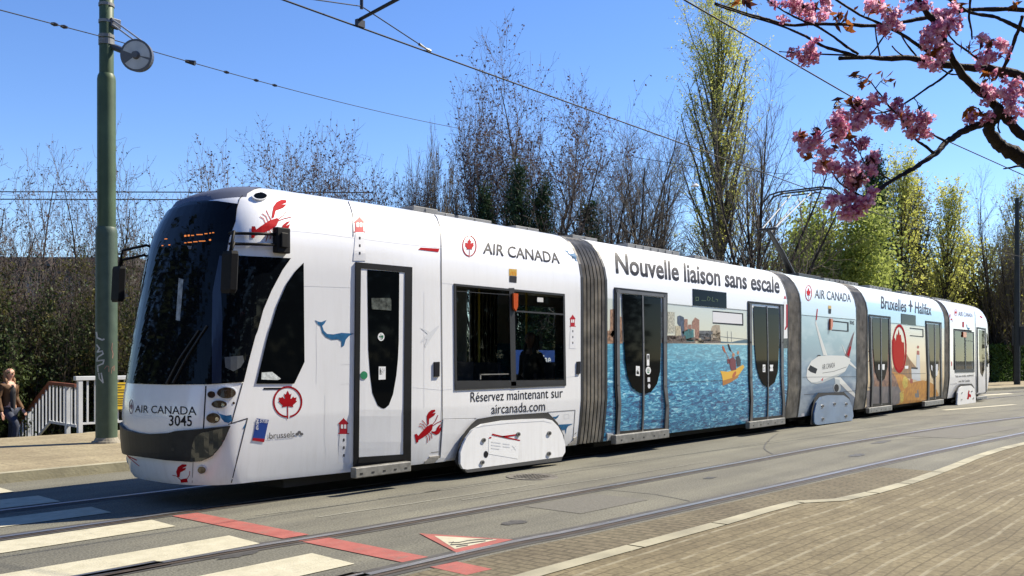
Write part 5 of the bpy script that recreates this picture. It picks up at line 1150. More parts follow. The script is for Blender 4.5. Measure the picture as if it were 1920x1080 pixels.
# distant pole at the right with box and hook
qo = gnd(1907, 721, .12); qz = lambda py: 1.55 + (670 - py) * (qo - CAM).dot(FWD) / F
qp = thing('catenary_mast', qo, 'dark distant mast at the right edge beside the hedge', 'mast')
m_ = MB(); m_.tube([qo, (qo.x, qo.y, qz(560)), (qo.x, qo.y, qz(371))], [.16, .14, .10], 12); m_.build('shaft', mat('mast_dark', (.02, .024, .022), .6, var=.2), qp, qo)
m_ = MB(); m_.box(qo.x - .02, qo.x + .02, qo.y - .5, qo.y + .25, qz(648), qz(612)); bevelled(m_.build('signal_box', DARKP, qp, qo), .02)
m_ = MB(); m_.tube([Vector((qo.x, qo.y, qz(392))) + RGT * (.35 + .28 * math.cos(a)) + UP * .45 * math.sin(a) for a in [R(100 + 26 * k) for k in range(8)]], .04, 6); m_.build('hook', DARKP, qp, qo)
lo = atZ(1303, 349, 24); lp = thing('street_lamp', lo, 'small pale lamp head hanging among the bare branches', 'lamp')
m_ = MB(); m_.disc(lo, UP, .12, .05, .06, 14); m_.build('lamp_shade', mat('lamp_pale', (.7, .7, .7), .4), lp, lo); m_ = MB(); m_.tube([lo + UP * .1, lo + UP * .5], .012, 5); m_.build('lamp_cord', WIRE, lp, lo)
wire('span_wire', [lo + UP * .5 - RGT * 1.6 + UP * .25, lo + UP * .5, lo + UP * .5 + RGT * 2.5 - UP * .2], .007, 'thin span wire carrying the small lamp', 'wire')
# ------------------------------------------------------------------ trees and shrubs
def frusta(segs, n):
    """(p0, p1, r0, r1) rows -> one vertex and face array of n-sided tapering tubes"""
    A = np.array([s[0] for s in segs], float); B = np.array([s[1] for s in segs], float)
    r0 = np.array([s[2] for s in segs])[:, None, None]; r1 = np.array([s[3] for s in segs])[:, None, None]
    d = B - A; d /= np.maximum(np.linalg.norm(d, axis=1, keepdims=True), 1e-9)
    ref = np.where(np.abs(d[:, 2:3]) > .9, np.array([[1., 0, 0]]), np.array([[0, 0, 1.]]))
    u = np.cross(d, ref); u /= np.linalg.norm(u, axis=1, keepdims=True); v = np.cross(d, u)
    a = 2 * np.pi * np.arange(n) / n
    ring = u[:, None, :] * np.cos(a)[None, :, None] + v[:, None, :] * np.sin(a)[None, :, None]
    V = np.concatenate([A[:, None, :] + ring * r0, B[:, None, :] + ring * r1], axis=1).reshape(-1, 3)
    base = (np.arange(len(segs)) * 2 * n)[:, None, None]; k = np.arange(n)
    Q = np.stack([k, (k + 1) % n, (k + 1) % n + n, k + n], axis=1)[None] + base
    return V, Q.reshape(-1, 4)
def leafquads(C, size, rng, asp=.55, flat=0.):
    N = len(C); nrm = rng.normal(size=(N, 3)); nrm[:, 2] += flat; nrm /= np.linalg.norm(nrm, axis=1, keepdims=True)
    t = np.cross(nrm, rng.normal(size=(N, 3))); t /= np.linalg.norm(t, axis=1, keepdims=True); b = np.cross(nrm, t)
    s = (size * rng.uniform(.6, 1.3, N))[:, None]
    V = np.stack([C + t * s, C + b * s * asp + nrm * s * .15, C - t * s, C - b * s * asp + nrm * s * .15], axis=1).reshape(-1, 3)
    return V, np.arange(4 * N).reshape(N, 4)
def npmesh(name, parts, mats, parent=None, origin=(0, 0, 0), smooth_first=False):
    Vs = []; Fs = []; MI = []; o = 0
    for V, Q, mi in parts:
        Vs.append(V); Fs.append(Q + o); MI.append(np.full(len(Q), mi)); o += len(V)
    V = np.concatenate(Vs) - np.array(origin)[None]; Q = np.concatenate(Fs); MI = np.concatenate(MI).astype(np.int32)
    me = bpy.data.meshes.new(name)
    me.vertices.add(len(V)); me.vertices.foreach_set('co', V.astype(np.float32).ravel())
    me.loops.add(Q.size); me.loops.foreach_set('vertex_index', Q.astype(np.int32).ravel())
    me.polygons.add(len(Q)); me.polygons.foreach_set('loop_start', np.arange(0, Q.size, 4, dtype=np.int32)); me.polygons.foreach_set('loop_total', np.full(len(Q), 4, np.int32))
    for m in mats: me.materials.append(m)
    me.polygons.foreach_set('material_index', MI); me.update(calc_edges=True)
    o = bpy.data.objects.new(name, me); COL.objects.link(o)
    if parent: o.parent = parent
    return o
def grow(rng, spec):
    """spec: one dict per branch order, in units of the tree's height"""
    out = [[] for _ in spec]; UPV = Vector((0, 0, 1))
    def branch(p, d, L, r, lv):
        s = spec[lv]; n = s['seg']; step = L / n; path = [p]; rad = [r]
        for k in range(n):
            w_ = s['wob']
            d = (d + Vector((rng.gauss(0, w_), rng.gauss(0, w_), rng.gauss(0, w_))) + UPV * s['trop']).normalized()
            p = p + d * step; path.append(p); rad.append(max(r * (1 - (k + 1) / n * s.get('tap', .75)), .0))
            out[lv].append((path[-2], p, rad[-2], rad[-1]))
        if lv + 1 < len(spec):
            c = spec[lv + 1]; az = rng.uniform(0, 6.28)
            for i in range(c['n']):
                t = c['t0'] + (c.get('t1', 1) - c['t0']) * (i + rng.random()) / c['n']; x = t * n; j = min(int(x), n - 1); q = path[j].lerp(path[j + 1], x - j)
                dl = (path[j + 1] - path[j]).normalized(); az += 2.4 + rng.uniform(-.5, .5); a = R(rng.uniform(*c['ang']))
                ref = Vector((1, 0, 0)) if abs(dl.x) < .8 else Vector((0, 1, 0)); u_ = dl.cross(ref).normalized(); v_ = dl.cross(u_)
                nd = dl * math.cos(a) + (u_ * math.cos(az) + v_ * math.sin(az)) * math.sin(a)
                LL = c['L'] * c.get('prof', lambda t: 1)(t) * rng.uniform(.7, 1.2)
                branch(q, nd, LL, min((rad[j] + (rad[j + 1] - rad[j]) * (x - j)) * .65, c['r']), lv + 1)
    s0 = spec[0]
    branch(Vector((0, 0, 0)), Vector((rng.gauss(0, .03), rng.gauss(0, .03), 1)).normalized(), s0['L'], s0['r'], 0)
    return out
VASE = [dict(L=.20, r=.016, seg=3, wob=.03, trop=.05, tap=.3), dict(n=8, t0=.3, ang=(8, 36), L=.80, r=.010, seg=9, wob=.05, trop=.05, tap=.85),
        dict(n=12, t0=.12, ang=(22, 48), L=.32, r=.0042, seg=5, wob=.08, trop=.08, prof=lambda t: 1.15 - .75 * t), dict(n=9, t0=.12, ang=(22, 52), L=.125, r=.0022, seg=4, wob=.10, trop=.07, prof=lambda t: 1.1 - .4 * t),
        dict(n=4, t0=.15, ang=(20, 50), L=.05, r=.0012, seg=2, wob=.1, trop=.05)]
BUD = [dict(L=.30, r=.012, seg=3, wob=.04, trop=.05, tap=.3), dict(n=7, t0=.2, ang=(10, 42), L=.64, r=.0075, seg=8, wob=.085, trop=.03, tap=.85),
       dict(n=15, t0=.12, ang=(38, 78), L=.34, r=.0034, seg=6, wob=.13, trop=.05, prof=lambda t: 1.15 - .75 * t), dict(n=9, t0=.12, ang=(30, 65), L=.13, r=.0019, seg=3, wob=.16, trop=.04),
       dict(n=6, t0=.15, ang=(25, 60), L=.055, r=.0010, seg=2, wob=.15, trop=.02)]
POPLAR = [dict(L=1.0, r=.013, seg=12, wob=.012, trop=.05, tap=.9), dict(n=80, t0=.10, ang=(12, 26), L=.26, r=.0036, seg=7, wob=.05, trop=.07, prof=lambda t: .55 + .8 * math.sin(min(1, t * 1.05) * 2.6) - .35 * t),
          dict(n=7, t0=.2, ang=(18, 38), L=.07, r=.0012, seg=3, wob=.10, trop=.08), dict(n=3, t0=.2, ang=(20, 45), L=.028, r=.0009, seg=2, wob=.1, trop=.05)]
BUSH = [dict(L=.12, r=.02, seg=2, wob=.05, trop=.05, tap=.3), dict(n=9, t0=.1, ang=(15, 55), L=.75, r=.010, seg=6, wob=.09, trop=.03, tap=.85),
        dict(n=9, t0=.2, ang=(30, 60), L=.30, r=.004, seg=4, wob=.12, trop=.02, prof=lambda t: 1.1 - .5 * t), dict(n=6, t0=.15, ang=(30, 60), L=.11, r=.002, seg=3, wob=.14, trop=.0)]
THICK = [dict(L=.05, r=.02, seg=1, wob=.05, trop=.05, tap=.3), dict(n=10, t0=.0, ang=(4, 44), L=.90, r=.0065, seg=9, wob=.075, trop=.055, tap=.85),
         dict(n=12, t0=.12, ang=(25, 62), L=.27, r=.0032, seg=5, wob=.13, trop=.05, prof=lambda t: 1.1 - .5 * t), dict(n=8, t0=.10, ang=(25, 62), L=.12, r=.0018, seg=3, wob=.15, trop=.04), dict(n=2, t0=.15, ang=(25, 55), L=.055, r=.0010, seg=2, wob=.15, trop=.02)]
FAN = [dict(L=.06, r=.02, seg=1, wob=.05, trop=.05, tap=.3), dict(n=8, t0=.0, ang=(5, 46), L=.90, r=.0070, seg=9, wob=.08, trop=.045, tap=.85),
       dict(n=13, t0=.15, ang=(28, 66), L=.30, r=.0032, seg=6, wob=.13, trop=.06, prof=lambda t: 1.1 - .5 * t), dict(n=8, t0=.12, ang=(28, 65), L=.12, r=.0018, seg=3, wob=.16, trop=.04), dict(n=3, t0=.15, ang=(25, 60), L=.05, r=.0010, seg=2, wob=.15, trop=.02)]
ROUND = [dict(L=.42, r=.020, seg=4, wob=.04, trop=.05, tap=.4), dict(n=11, t0=.45, ang=(15, 85), L=.50, r=.010, seg=6, wob=.09, trop=.05, tap=.85, prof=lambda t: .8 + .3 * t),
         dict(n=10, t0=.2, ang=(30, 65), L=.24, r=.004, seg=4, wob=.12, trop=.03, prof=lambda t: 1.1 - .5 * t), dict(n=6, t0=.15, ang=(30, 60), L=.09, r=.002, seg=3, wob=.14, trop=.0)]
CONIFER = [dict(L=1.0, r=.018, seg=10, wob=.01, trop=.05, tap=.95), dict(n=70, t0=.06, ang=(65, 95), L=.24, r=.004, seg=4, wob=.05, trop=.02, prof=lambda t: 1.08 - t), dict(n=9, t0=.1, ang=(35, 60), L=.075, r=.002, seg=2, wob=.08, trop=-.04)]
BARK = mat('grey_brown_bark', (.075, .062, .050), .9, base2=(.125, .105, .085), scale=3, spec=.1); BARKD = mat('dark_bark', (.035, .030, .026), .9, base2=(.07, .06, .05), scale=3, spec=.1)
TWIG = mat('grey_twigs', (.11, .096, .082), .9, base2=(.18, .16, .13), scale=2, spec=.1); TWIGP = mat('purplish_twigs', (.10, .084, .078), .9, base2=(.17, .148, .132), scale=2, spec=.1)
TWIGD = mat('dark_twigs', (.045, .038, .032), .9, base2=(.08, .066, .05), scale=2, spec=.1)
L_PURP = leafmat('young_purple_leaves', (.060, .036, .040), (.12, .075, .068), .35); L_YEL = leafmat('fresh_yellow_green_leaves', (.42, .45, .09), (.62, .62, .18), .55)
L_GRN = leafmat('spring_green_leaves', (.20, .26, .055), (.42, .47, .13), .5); L_DARK = leafmat('dark_ivy_leaves', (.016, .030, .010), (.055, .078, .020), .2)
L_OLIV = leafmat('olive_leaves', (.06, .065, .015), (.13, .12, .03), .3); L_CON = leafmat('conifer_needles', (.020, .050, .024), (.055, .105, .045), .2); L_OCH = leafmat('ochre_green_leaves', (.26, .25, .05), (.42, .40, .09), .5)
TWIGC = mat('conifer_twigs', (.018, .026, .014), .9); TWIGO = mat('olive_twigs', (.20, .18, .11), .9, base2=(.30, .27, .17), scale=2, spec=.1)
def plant(name, label, cat, px, Z, top, wpx, spec, seed, leaf=None, nleaf=0, lsize=.05, lmin=2, twig=None, bark=None, group=None, base=None, asp=.55, tlo=0.0, flat=0., zlo=0.0, jit=.03, at=None):
    rng = random.Random(seed); nr = np.random.default_rng(seed)
    g = atZ(px, HY, Z) if at is None else Vector((*at, 0)); bz = ht(g.x, g.y) if base is None else base
    if g.y < 9.3 and g.x < 60: bz = max(bz, .10) if base is None else base
    H = 1.55 + (HY - top) / F * Z - bz; lv = grow(rng, spec)
    allp = np.array([s[1] for l in lv for s in l]); sz = H / np.quantile(allp[:, 2], .9975)
    lat = np.abs(allp[:, :2]).max(axis=1); W = wpx / F * Z / 2; sx_ = W / np.quantile(lat, .955)
    f = np.array([sx_, sx_, sz]); O = np.array([g.x, g.y, bz])
    def tr(segs, rs=1.0): return [(np.array(a) * f + O, np.array(b) * f + O, max(r0 * H * rs, .004), max(r1 * H * rs, .0032)) for a, b, r0, r1 in segs]
    t = thing(name, O, label, cat, group)
    nt = 2 if len(spec) > 3 else 1
    V, Q = frusta(tr([s for l in lv[:nt] for s in l]), 7); npmesh('trunk', [(V, Q, 0)], [bark or BARK], t, O)
    parts = []; tw = [s for l in lv[nt:] for s in l]
    if tw: V, Q = frusta(tr(tw), 3); parts.append((V, Q, 0))
    if leaf is not None and nleaf:
        cand = [s for l in lv[lmin:] for s in l]; A = np.array([s[0] for s in cand]); B = np.array([s[1] for s in cand])
        i = nr.integers(0, len(cand), nleaf); k = nr.random((nleaf, 1)); C = (A[i] * (1 - k) + B[i] * k) * f + O + nr.normal(size=(nleaf, 3)) * jit
        if tlo: C = C[C[:, 2] > bz + H * tlo]
        V, Q = leafquads(C, lsize, nr, asp, flat); parts.append((V, Q, 1))
    npmesh('crown', parts, [twig or TWIG, leaf or TWIG], t, O)
    return t
bg_ = 'bare trees and bushes beyond the pavement'
# left thicket
for i, (px, Z, top, w_, lab) in enumerate((
    (12, 23, 345, 150, 'budding bush at the left edge above the woman on the stairs'), (62, 24, 305, 165, 'tall budding bush left of the green mast, just right of the frame edge'),
    (128, 25, 290, 170, 'tallest budding bush close on the left of the green mast'), (205, 26, 322, 170, 'budding bush growing directly behind the green mast'),
    (262, 27, 328, 160, 'budding bush between the green mast and the tram nose'), (322, 29, 338, 130, 'budding bush showing over the corner of the tram cab'), (-70, 23, 300, 170, 'budding bush just off the left edge'), (-160, 22, 290, 190, 'budding bush further left'))):
    plant('shrub', lab, 'bush', px, Z, top - 14, w_ * 1.9, FAN, 100 + i, L_PURP, 3600, .030, 3, TWIGP, BARKD, bg_, tlo=.3)
for i, (px, Z, top, w_, lab) in enumerate((
    (-30, 19.5, 560, 170, 'dark ivy bush below the left edge behind the woman'), (70, 21, 545, 190, 'dark leafy bush behind the stair railing'), (165, 21.5, 560, 180, 'dark leafy bush behind the white railing and the mast'),
    (255, 22, 530, 190, 'dark leafy bush behind the yellow notice and tram nose'), (30, 25, 480, 220, 'olive green bush among the stems at the far left'), (140, 27, 500, 220, 'olive green bush among the stems beside the mast'), (250, 28, 505, 220, 'olive green bush behind the mast and cab'), (350, 29, 520, 200, 'olive green bush hidden behind the cab'), (-150, 20, 540, 260, 'dark bush off to the left'), (-120, 25, 480, 260, 'olive bush off to the left'))):
    dk = i < 4 or i == 8
    plant('shrub', lab, 'bush', px, Z, top, w_, BUSH, 200 + i, L_DARK if dk else L_OLIV, 6500 if dk else 3200, .045 if dk else .038, 1, TWIGD, BARKD, bg_, jit=.10)
for i, (px, Z, top, w_, lab) in enumerate((
    (-20, 20.5, 500, 150, 'bare stems rising behind the person at the left edge'), (40, 20.5, 480, 150, 'bare tangled stems right behind the woman with long hair'), (100, 21, 490, 150, 'bare tangled stems behind the top of the stair railing'),
    (150, 22, 455, 140, 'bare stems just left of the graffiti on the mast'), (230, 21.5, 480, 150, 'bare stems above the yellow notice'), (290, 24, 440, 150, 'bare stems close behind the windscreen top corner'))):
    plant('shrub', lab, 'bush', px, Z, top, w_, THICK, 250 + i, (L_DARK, L_OLIV, L_DARK)[i % 3] if i < 6 else L_PURP, 5200 if i < 6 else 2500, .036, 2, TWIGD if i < 6 else TWIGP, BARK, bg_, jit=.05)
# trees out of frame left, mirrored in the windscreen, heightened to block skylight
for i, (x, y, h, lab) in enumerate(((-9, 13.0, 12.5, 'tall leafy tree ahead of the tram, nearest the road'), (-13, 11, 13.5, 'tall leafy tree farther ahead of the tram'), (-5.5, 17, 12, 'leafy tree ahead of the tram behind the stairs'), (-20, 9.3, 14, 'tallest leafy tree far ahead of the tram'), (-30, 8, 15, 'leafy tree farthest ahead of the tram'))):
    v = Vector((x, y, 0)) - CAM; Z_ = v.dot(FWD); px_ = CX + F * v.dot(RGT) / Z_ if Z_ > .5 else None
    plant('tree', lab, 'tree', px_ if px_ else 0, Z_ if px_ else 1, HY - (h - 1.55) * F / (Z_ if px_ else 1), 7.5 * F / (Z_ if px_ else 1), BUSH, 280 + i, L_DARK, 9000, .14, 1, TWIGD, BARKD, 'trees ahead of the tram', jit=.2, at=(x, y))
# thin tips over the cab
for i, (px, top, lab) in enumerate(((365, 306, 'single thin bare sapling tip above the cab roof'), (418, 312, 'pair of thin bare tips rising right of the single sapling tip'), (440, 325, 'short thin bare tips nearest the roof camera'))):
    plant('sapling', lab, 'tree', px, 27, top, 46, [dict(L=.5, r=.010, seg=3, wob=.02, trop=.05, tap=.3), dict(n=4, t0=.3, ang=(4, 14), L=.55, r=.006, seg=6, wob=.03, trop=.05), dict(n=3, t0=.3, ang=(12, 25), L=.10, r=.002, seg=3, wob=.06, trop=.06)], 300 + i, twig=TWIG, group=bg_)
# trees behind the front and second cars
plant('tree', 'wide round budding tree behind the cab roof, left of the overhead arm', 'tree', 575, 29, 262, 300, BUD, 31, L_PURP, 11000, .040, 3, TWIGP, BARKD, bg_, tlo=.58)
plant('tree', 'budding tree standing above the lighthouse print on the front car', 'tree', 645, 30, 236, 330, BUD, 32, L_PURP, 11000, .040, 3, TWIGP, BARKD, bg_, tlo=.58)
plant('tree', 'budding tree with reddish buds above the gap seam of the front car', 'tree', 722, 30, 262, 310, BUD, 33, L_PURP, 10000, .040, 3, TWIGP, BARKD, bg_, tlo=.58)
plant('tree', 'short bare tree between the round budding trees and the tall one', 'tree', 786, 31, 300, 170, BUD, 34, L_PURP, 1500, .035, 3, TWIGP, BARKD, bg_, tlo=.58)
plant('sapling', 'lone straight sapling with a few upright twigs above the front car roof', 'tree', 826, 29, 246, 70, VASE, 35, None, 0, twig=TWIG, group=bg_)
plant('tree', 'leafy budding tree leaning left of the tallest bare tree', 'tree', 925, 31, 165, 260, BUD, 36, L_PURP, 8000, .044, 3, TWIGP, BARKD, bg_, tlo=.58)
plant('tree', 'tall budding tree whose top reaches above the contact wire', 'tree', 1018, 32, 88, 350, BUD, 37, L_PURP, 10000, .044, 3, TWIGP, BARKD, bg_, tlo=.58)
plant('tree', 'bare vase shaped tree with many upright twigs above the bellows', 'tree', 1150, 33, 172, 340, VASE, 38, None, 0, twig=TWIG, bark=BARKD, group=bg_)
plant('tree', 'bare spreading tree left of the tall poplar', 'tree', 1215, 34, 240, 260, VASE, 39, None, 0, twig=TWIG, bark=BARKD, group=bg_)
for i, (px, Z, top, w_, lab) in enumerate(((915, 29.5, 345, 80, 'small dark conifer between budding trees, leftmost of the dark cluster'), (965, 29.5, 305, 110, 'dark conifer behind the tall budding tree'), (1010, 30, 335, 100, 'dark conifer just right of the tall budding trunk'), (1095, 31, 375, 120, 'low dark conifer above the bellows'))):
    plant('conifer', lab, 'tree', px, Z, top, w_, CONIFER, 400 + i, L_CON, 8000, .065, 1, TWIGC, BARKD, 'dark conifers among the bare trees', asp=.3, jit=.08)
for i, (px, Z, top, w_, lab) in enumerate(((985, 33, 395, 170, 'tangle of bare brush under the tall budding tree'), (880, 33, 405, 120, 'bare brush above the roof of the front car'), (1120, 33, 400, 130, 'bare brush under the vase shaped tree'), (1240, 35, 395, 110, 'bare brush left of the poplar trunk'), (1320, 35, 400, 120, 'bare brush around the poplar trunk'), (1450, 36, 405, 120, 'bare brush below the pantograph'), (690, 31, 345, 200, 'bare brush at the feet of the round budding trees'))):
    plant('shrub', lab, 'bush', px, Z, top, w_, THICK, 500 + i, L_OLIV, 700, .05, 3, TWIG, BARKD, bg_, jit=.08)
plant('poplar', 'very tall slim poplar coming into yellow green leaf', 'tree', 1350, 38, -60, 150, POPLAR, 61, L_YEL, 27000, .044, 1, TWIGO, BARKD, None, tlo=.34, jit=.07)
plant('tree', 'bare vase shaped tree in front of the poplar with wide spreading twigs', 'tree', 1412, 36, 160, 340, VASE, 62, None, 0, twig=TWIG, bark=BARKD, group=bg_)
plant('tree', 'round leafy green tree under the blossom branch', 'tree', 1560, 40, 382, 215, ROUND, 63, L_GRN, 36000, .085, 1, TWIGD, BARKD, None, jit=.38)
plant('tree', 'leafy green tree at the right of the round green one', 'tree', 1478, 43, 448, 130, BUSH, 64, L_GRN, 9000, .09, 1, TWIGD, BARKD, None, jit=.3)
plant('conifer', 'tall dark conifer behind the lowest pink blossom', 'tree', 1640, 50, 285, 95, CONIFER, 65, L_CON, 15000, .10, 1, TWIGC, BARKD, 'dark conifers among the bare trees', asp=.3, jit=.1)
gp = 'slim poplars behind the rear cars'
for i, (px, Z, top, w_, lf, nl_, lab) in enumerate(((1688, 51, 272, 85, L_YEL, 7000, 'tallest slim poplar behind the headland car'), (1728, 53, 318, 70, L_OCH, 5000, 'slim ochre poplar second from the dark conifer'), (1772, 54, 335, 85, L_YEL, 6000, 'slim yellow green poplar above the rear car'), (1655, 55, 330, 80, L_OCH, 5000, 'slim poplar touching the dark conifer'), (1900, 60, 330, 70, L_OCH, 3500, 'slim poplar beside the distant mast'))):
    plant('poplar', lab, 'tree', px, Z, top, w_, POPLAR, 70 + i, lf, nl_, .075, 1, TWIG, BARKD, gp, jit=.10)
plant('tree', 'bare tree with a fine open crown left of the distant mast', 'tree', 1866, 57, 328, 130, VASE, 81, L_OCH, 500, .06, 3, TWIG, BARKD, bg_, tlo=.2)
plant('tree', 'bare tree with dark trunk right beside the hedge end', 'tree', 1905, 55, 380, 90, VASE, 82, L_OCH, 600, .06, 3, TWIG, BARKD, bg_)
for i, (px, Z, top, w_, lf, lab) in enumerate(((1640, 57, 430, 150, L_OCH, 'ochre understorey bush behind the jet car'), (1720, 58, 420, 170, L_YEL, 'yellow green understorey bush behind the headland car'), (1800, 60, 430, 170, L_OCH, 'ochre understorey bush above the rear car'), (1870, 62, 450, 170, L_YEL, 'yellow green understorey bush left of the distant mast'), (1950, 62, 440, 170, L_OCH, 'ochre bush at the right edge'), (1760, 60, 520, 200, L_OLIV, 'olive bush low behind the rear car'), (1850, 60, 560, 160, L_OLIV, 'olive bush low behind the hedge'), (1680, 58, 530, 180, L_OLIV, 'olive bush low behind the headland car roof'))):
    plant('shrub', lab, 'bush', px, Z, top, w_, BUSH, 600 + i, lf, 6500, .11, 1, TWIGD, BARKD, 'understorey behind the rear cars', jit=.25)
# clipped hedge
def hedge():
    nr = np.random.default_rng(9); h0 = gnd(1858, 717, .1); h1 = gnd(1990, 712, .1); d = (h1 - h0).normalized(); q = Vector((-d.y, d.x, 0)); L = (h1 - h0).length
    if q.dot(FWD) < 0: q = -q
    o = thing('hedge', h0, 'clipped dark green hedge behind the tail of the tram', 'hedge')
    N = 16000; s = nr.random(N) * L; t = nr.random(N); z = nr.random(N) * 2.15; face = nr.random(N)
    dep = np.where(face < .65, nr.normal(0, .06, N), nr.random(N) * 1.2); z = np.where(face > .8, 2.1 + nr.normal(0, .07, N), z)
    C = np.array(h0)[None] + s[:, None] * np.array(d)[None] + dep[:, None] * np.array(q)[None]; C[:, 2] = .08 + z
    V, Q = leafquads(C, .07, nr); npmesh('foliage', [(V, Q, 0)], [leafmat('hedge_leaves', (.03, .065, .014), (.075, .135, .03), .25)], o, h0)
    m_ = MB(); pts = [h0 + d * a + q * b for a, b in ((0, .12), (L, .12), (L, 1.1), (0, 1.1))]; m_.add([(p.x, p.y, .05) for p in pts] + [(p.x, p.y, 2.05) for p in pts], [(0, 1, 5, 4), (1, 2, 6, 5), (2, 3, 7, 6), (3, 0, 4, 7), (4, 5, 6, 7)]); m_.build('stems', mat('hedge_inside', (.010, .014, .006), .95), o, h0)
hedge()
# far wood that closes the view
def woods():
    nr = np.random.default_rng(5); N = 42000
    px = nr.uniform(-500, 2300, N); Z = nr.uniform(62, 80, N); hmax = 3.4 + 1.6 * np.sin(px * .013) + 1.2 * np.sin(px * .031 + 1) + nr.normal(0, .5, N); hmax = np.where(px > 1450, hmax + 3.2, hmax); z = nr.random(N) ** .8 * np.maximum(hmax, 1)
    l = (px - CX) / F; C = np.stack([CAM.x + Z * (CT + l * ST), CAM.y + Z * (ST - l * CT), z - .5], axis=1)
    V, Q = leafquads(C, .26, nr, .6); tag(npmesh('far_wood', [(V, Q, 0)], [leafmat('far_wood_leaves', (.03, .035, .015), (.085, .08, .03), .2, .25)]), 'far wood closing the view beyond the tram', 'wood', None, 'stuff')
woods()
def blocker_trees():      # unseen wood added behind the camera to darken the glass and block skylight
    nr = np.random.default_rng(15); N = 30000
    x = nr.uniform(-70, 75, N); hm = 12.5 + 1.8 * np.sin(x * .35) + 1.2 * np.sin(x * .8 + 1) + nr.normal(0, .6, N); z = nr.random(N) ** .8 * hm
    C = np.stack([x, -21 - nr.random(N) * 6 - np.maximum(0, x) * .25, z], axis=1); V, Q = leafquads(C, .45, nr, .6)
    tag(npmesh('blocker_wood', [(V, Q, 0)], [L_DARK], None), 'unseen wood added behind the camera to block skylight', 'wood', None, 'stuff')
blocker_trees()
# low dark building behind the left bushes
bo = atZ(-150, HY, 52); bo.z = -2.4; b1 = atZ(240, HY, 52)
bl = thing('building', bo, 'low dark flat roofed building half hidden behind the left bushes', 'building')
d = (b1 - bo); d.z = 0; L = d.length; d.normalize(); q = Vector((-d.y, d.x, 0)); q = q if q.dot(FWD) > 0 else -q
zr = 1.55 + (HY - 482) / F * 52
def slab(name, a0, a1, b0, b1_, z0, z1, m, parent):
    m_ = MB(); pts = [bo + d * a + q * b for a, b in ((a0, b0), (a1, b0), (a1, b1_), (a0, b1_))]
    m_.add([(p.x, p.y, z0) for p in pts] + [(p.x, p.y, z1) for p in pts], [(0, 3, 2, 1), (4, 5, 6, 7), (0, 1, 5, 4), (1, 2, 6, 5), (2, 3, 7, 6), (3, 0, 4, 7)]); return m_.build(name, m, parent, bo)
slab('wall', 0, L, .3, 8, -2.4, zr - .5, mat('building_wall', (.085, .085, .085), .9, var=.2, scale=.6), bl)
slab('roof', -.4, L + .4, 0, 8.5, zr - .5, zr, mat('building_roof_edge', (.07, .072, .075), .8, var=.2, scale=1), bl)
for k in range(5):
    a = L * (k + .3) / 5; slab('window', a, a + 1.6, .24, .32, zr - 2.6, zr - 1.3, mat('building_window', (.10, .12, .16), .15), bl)

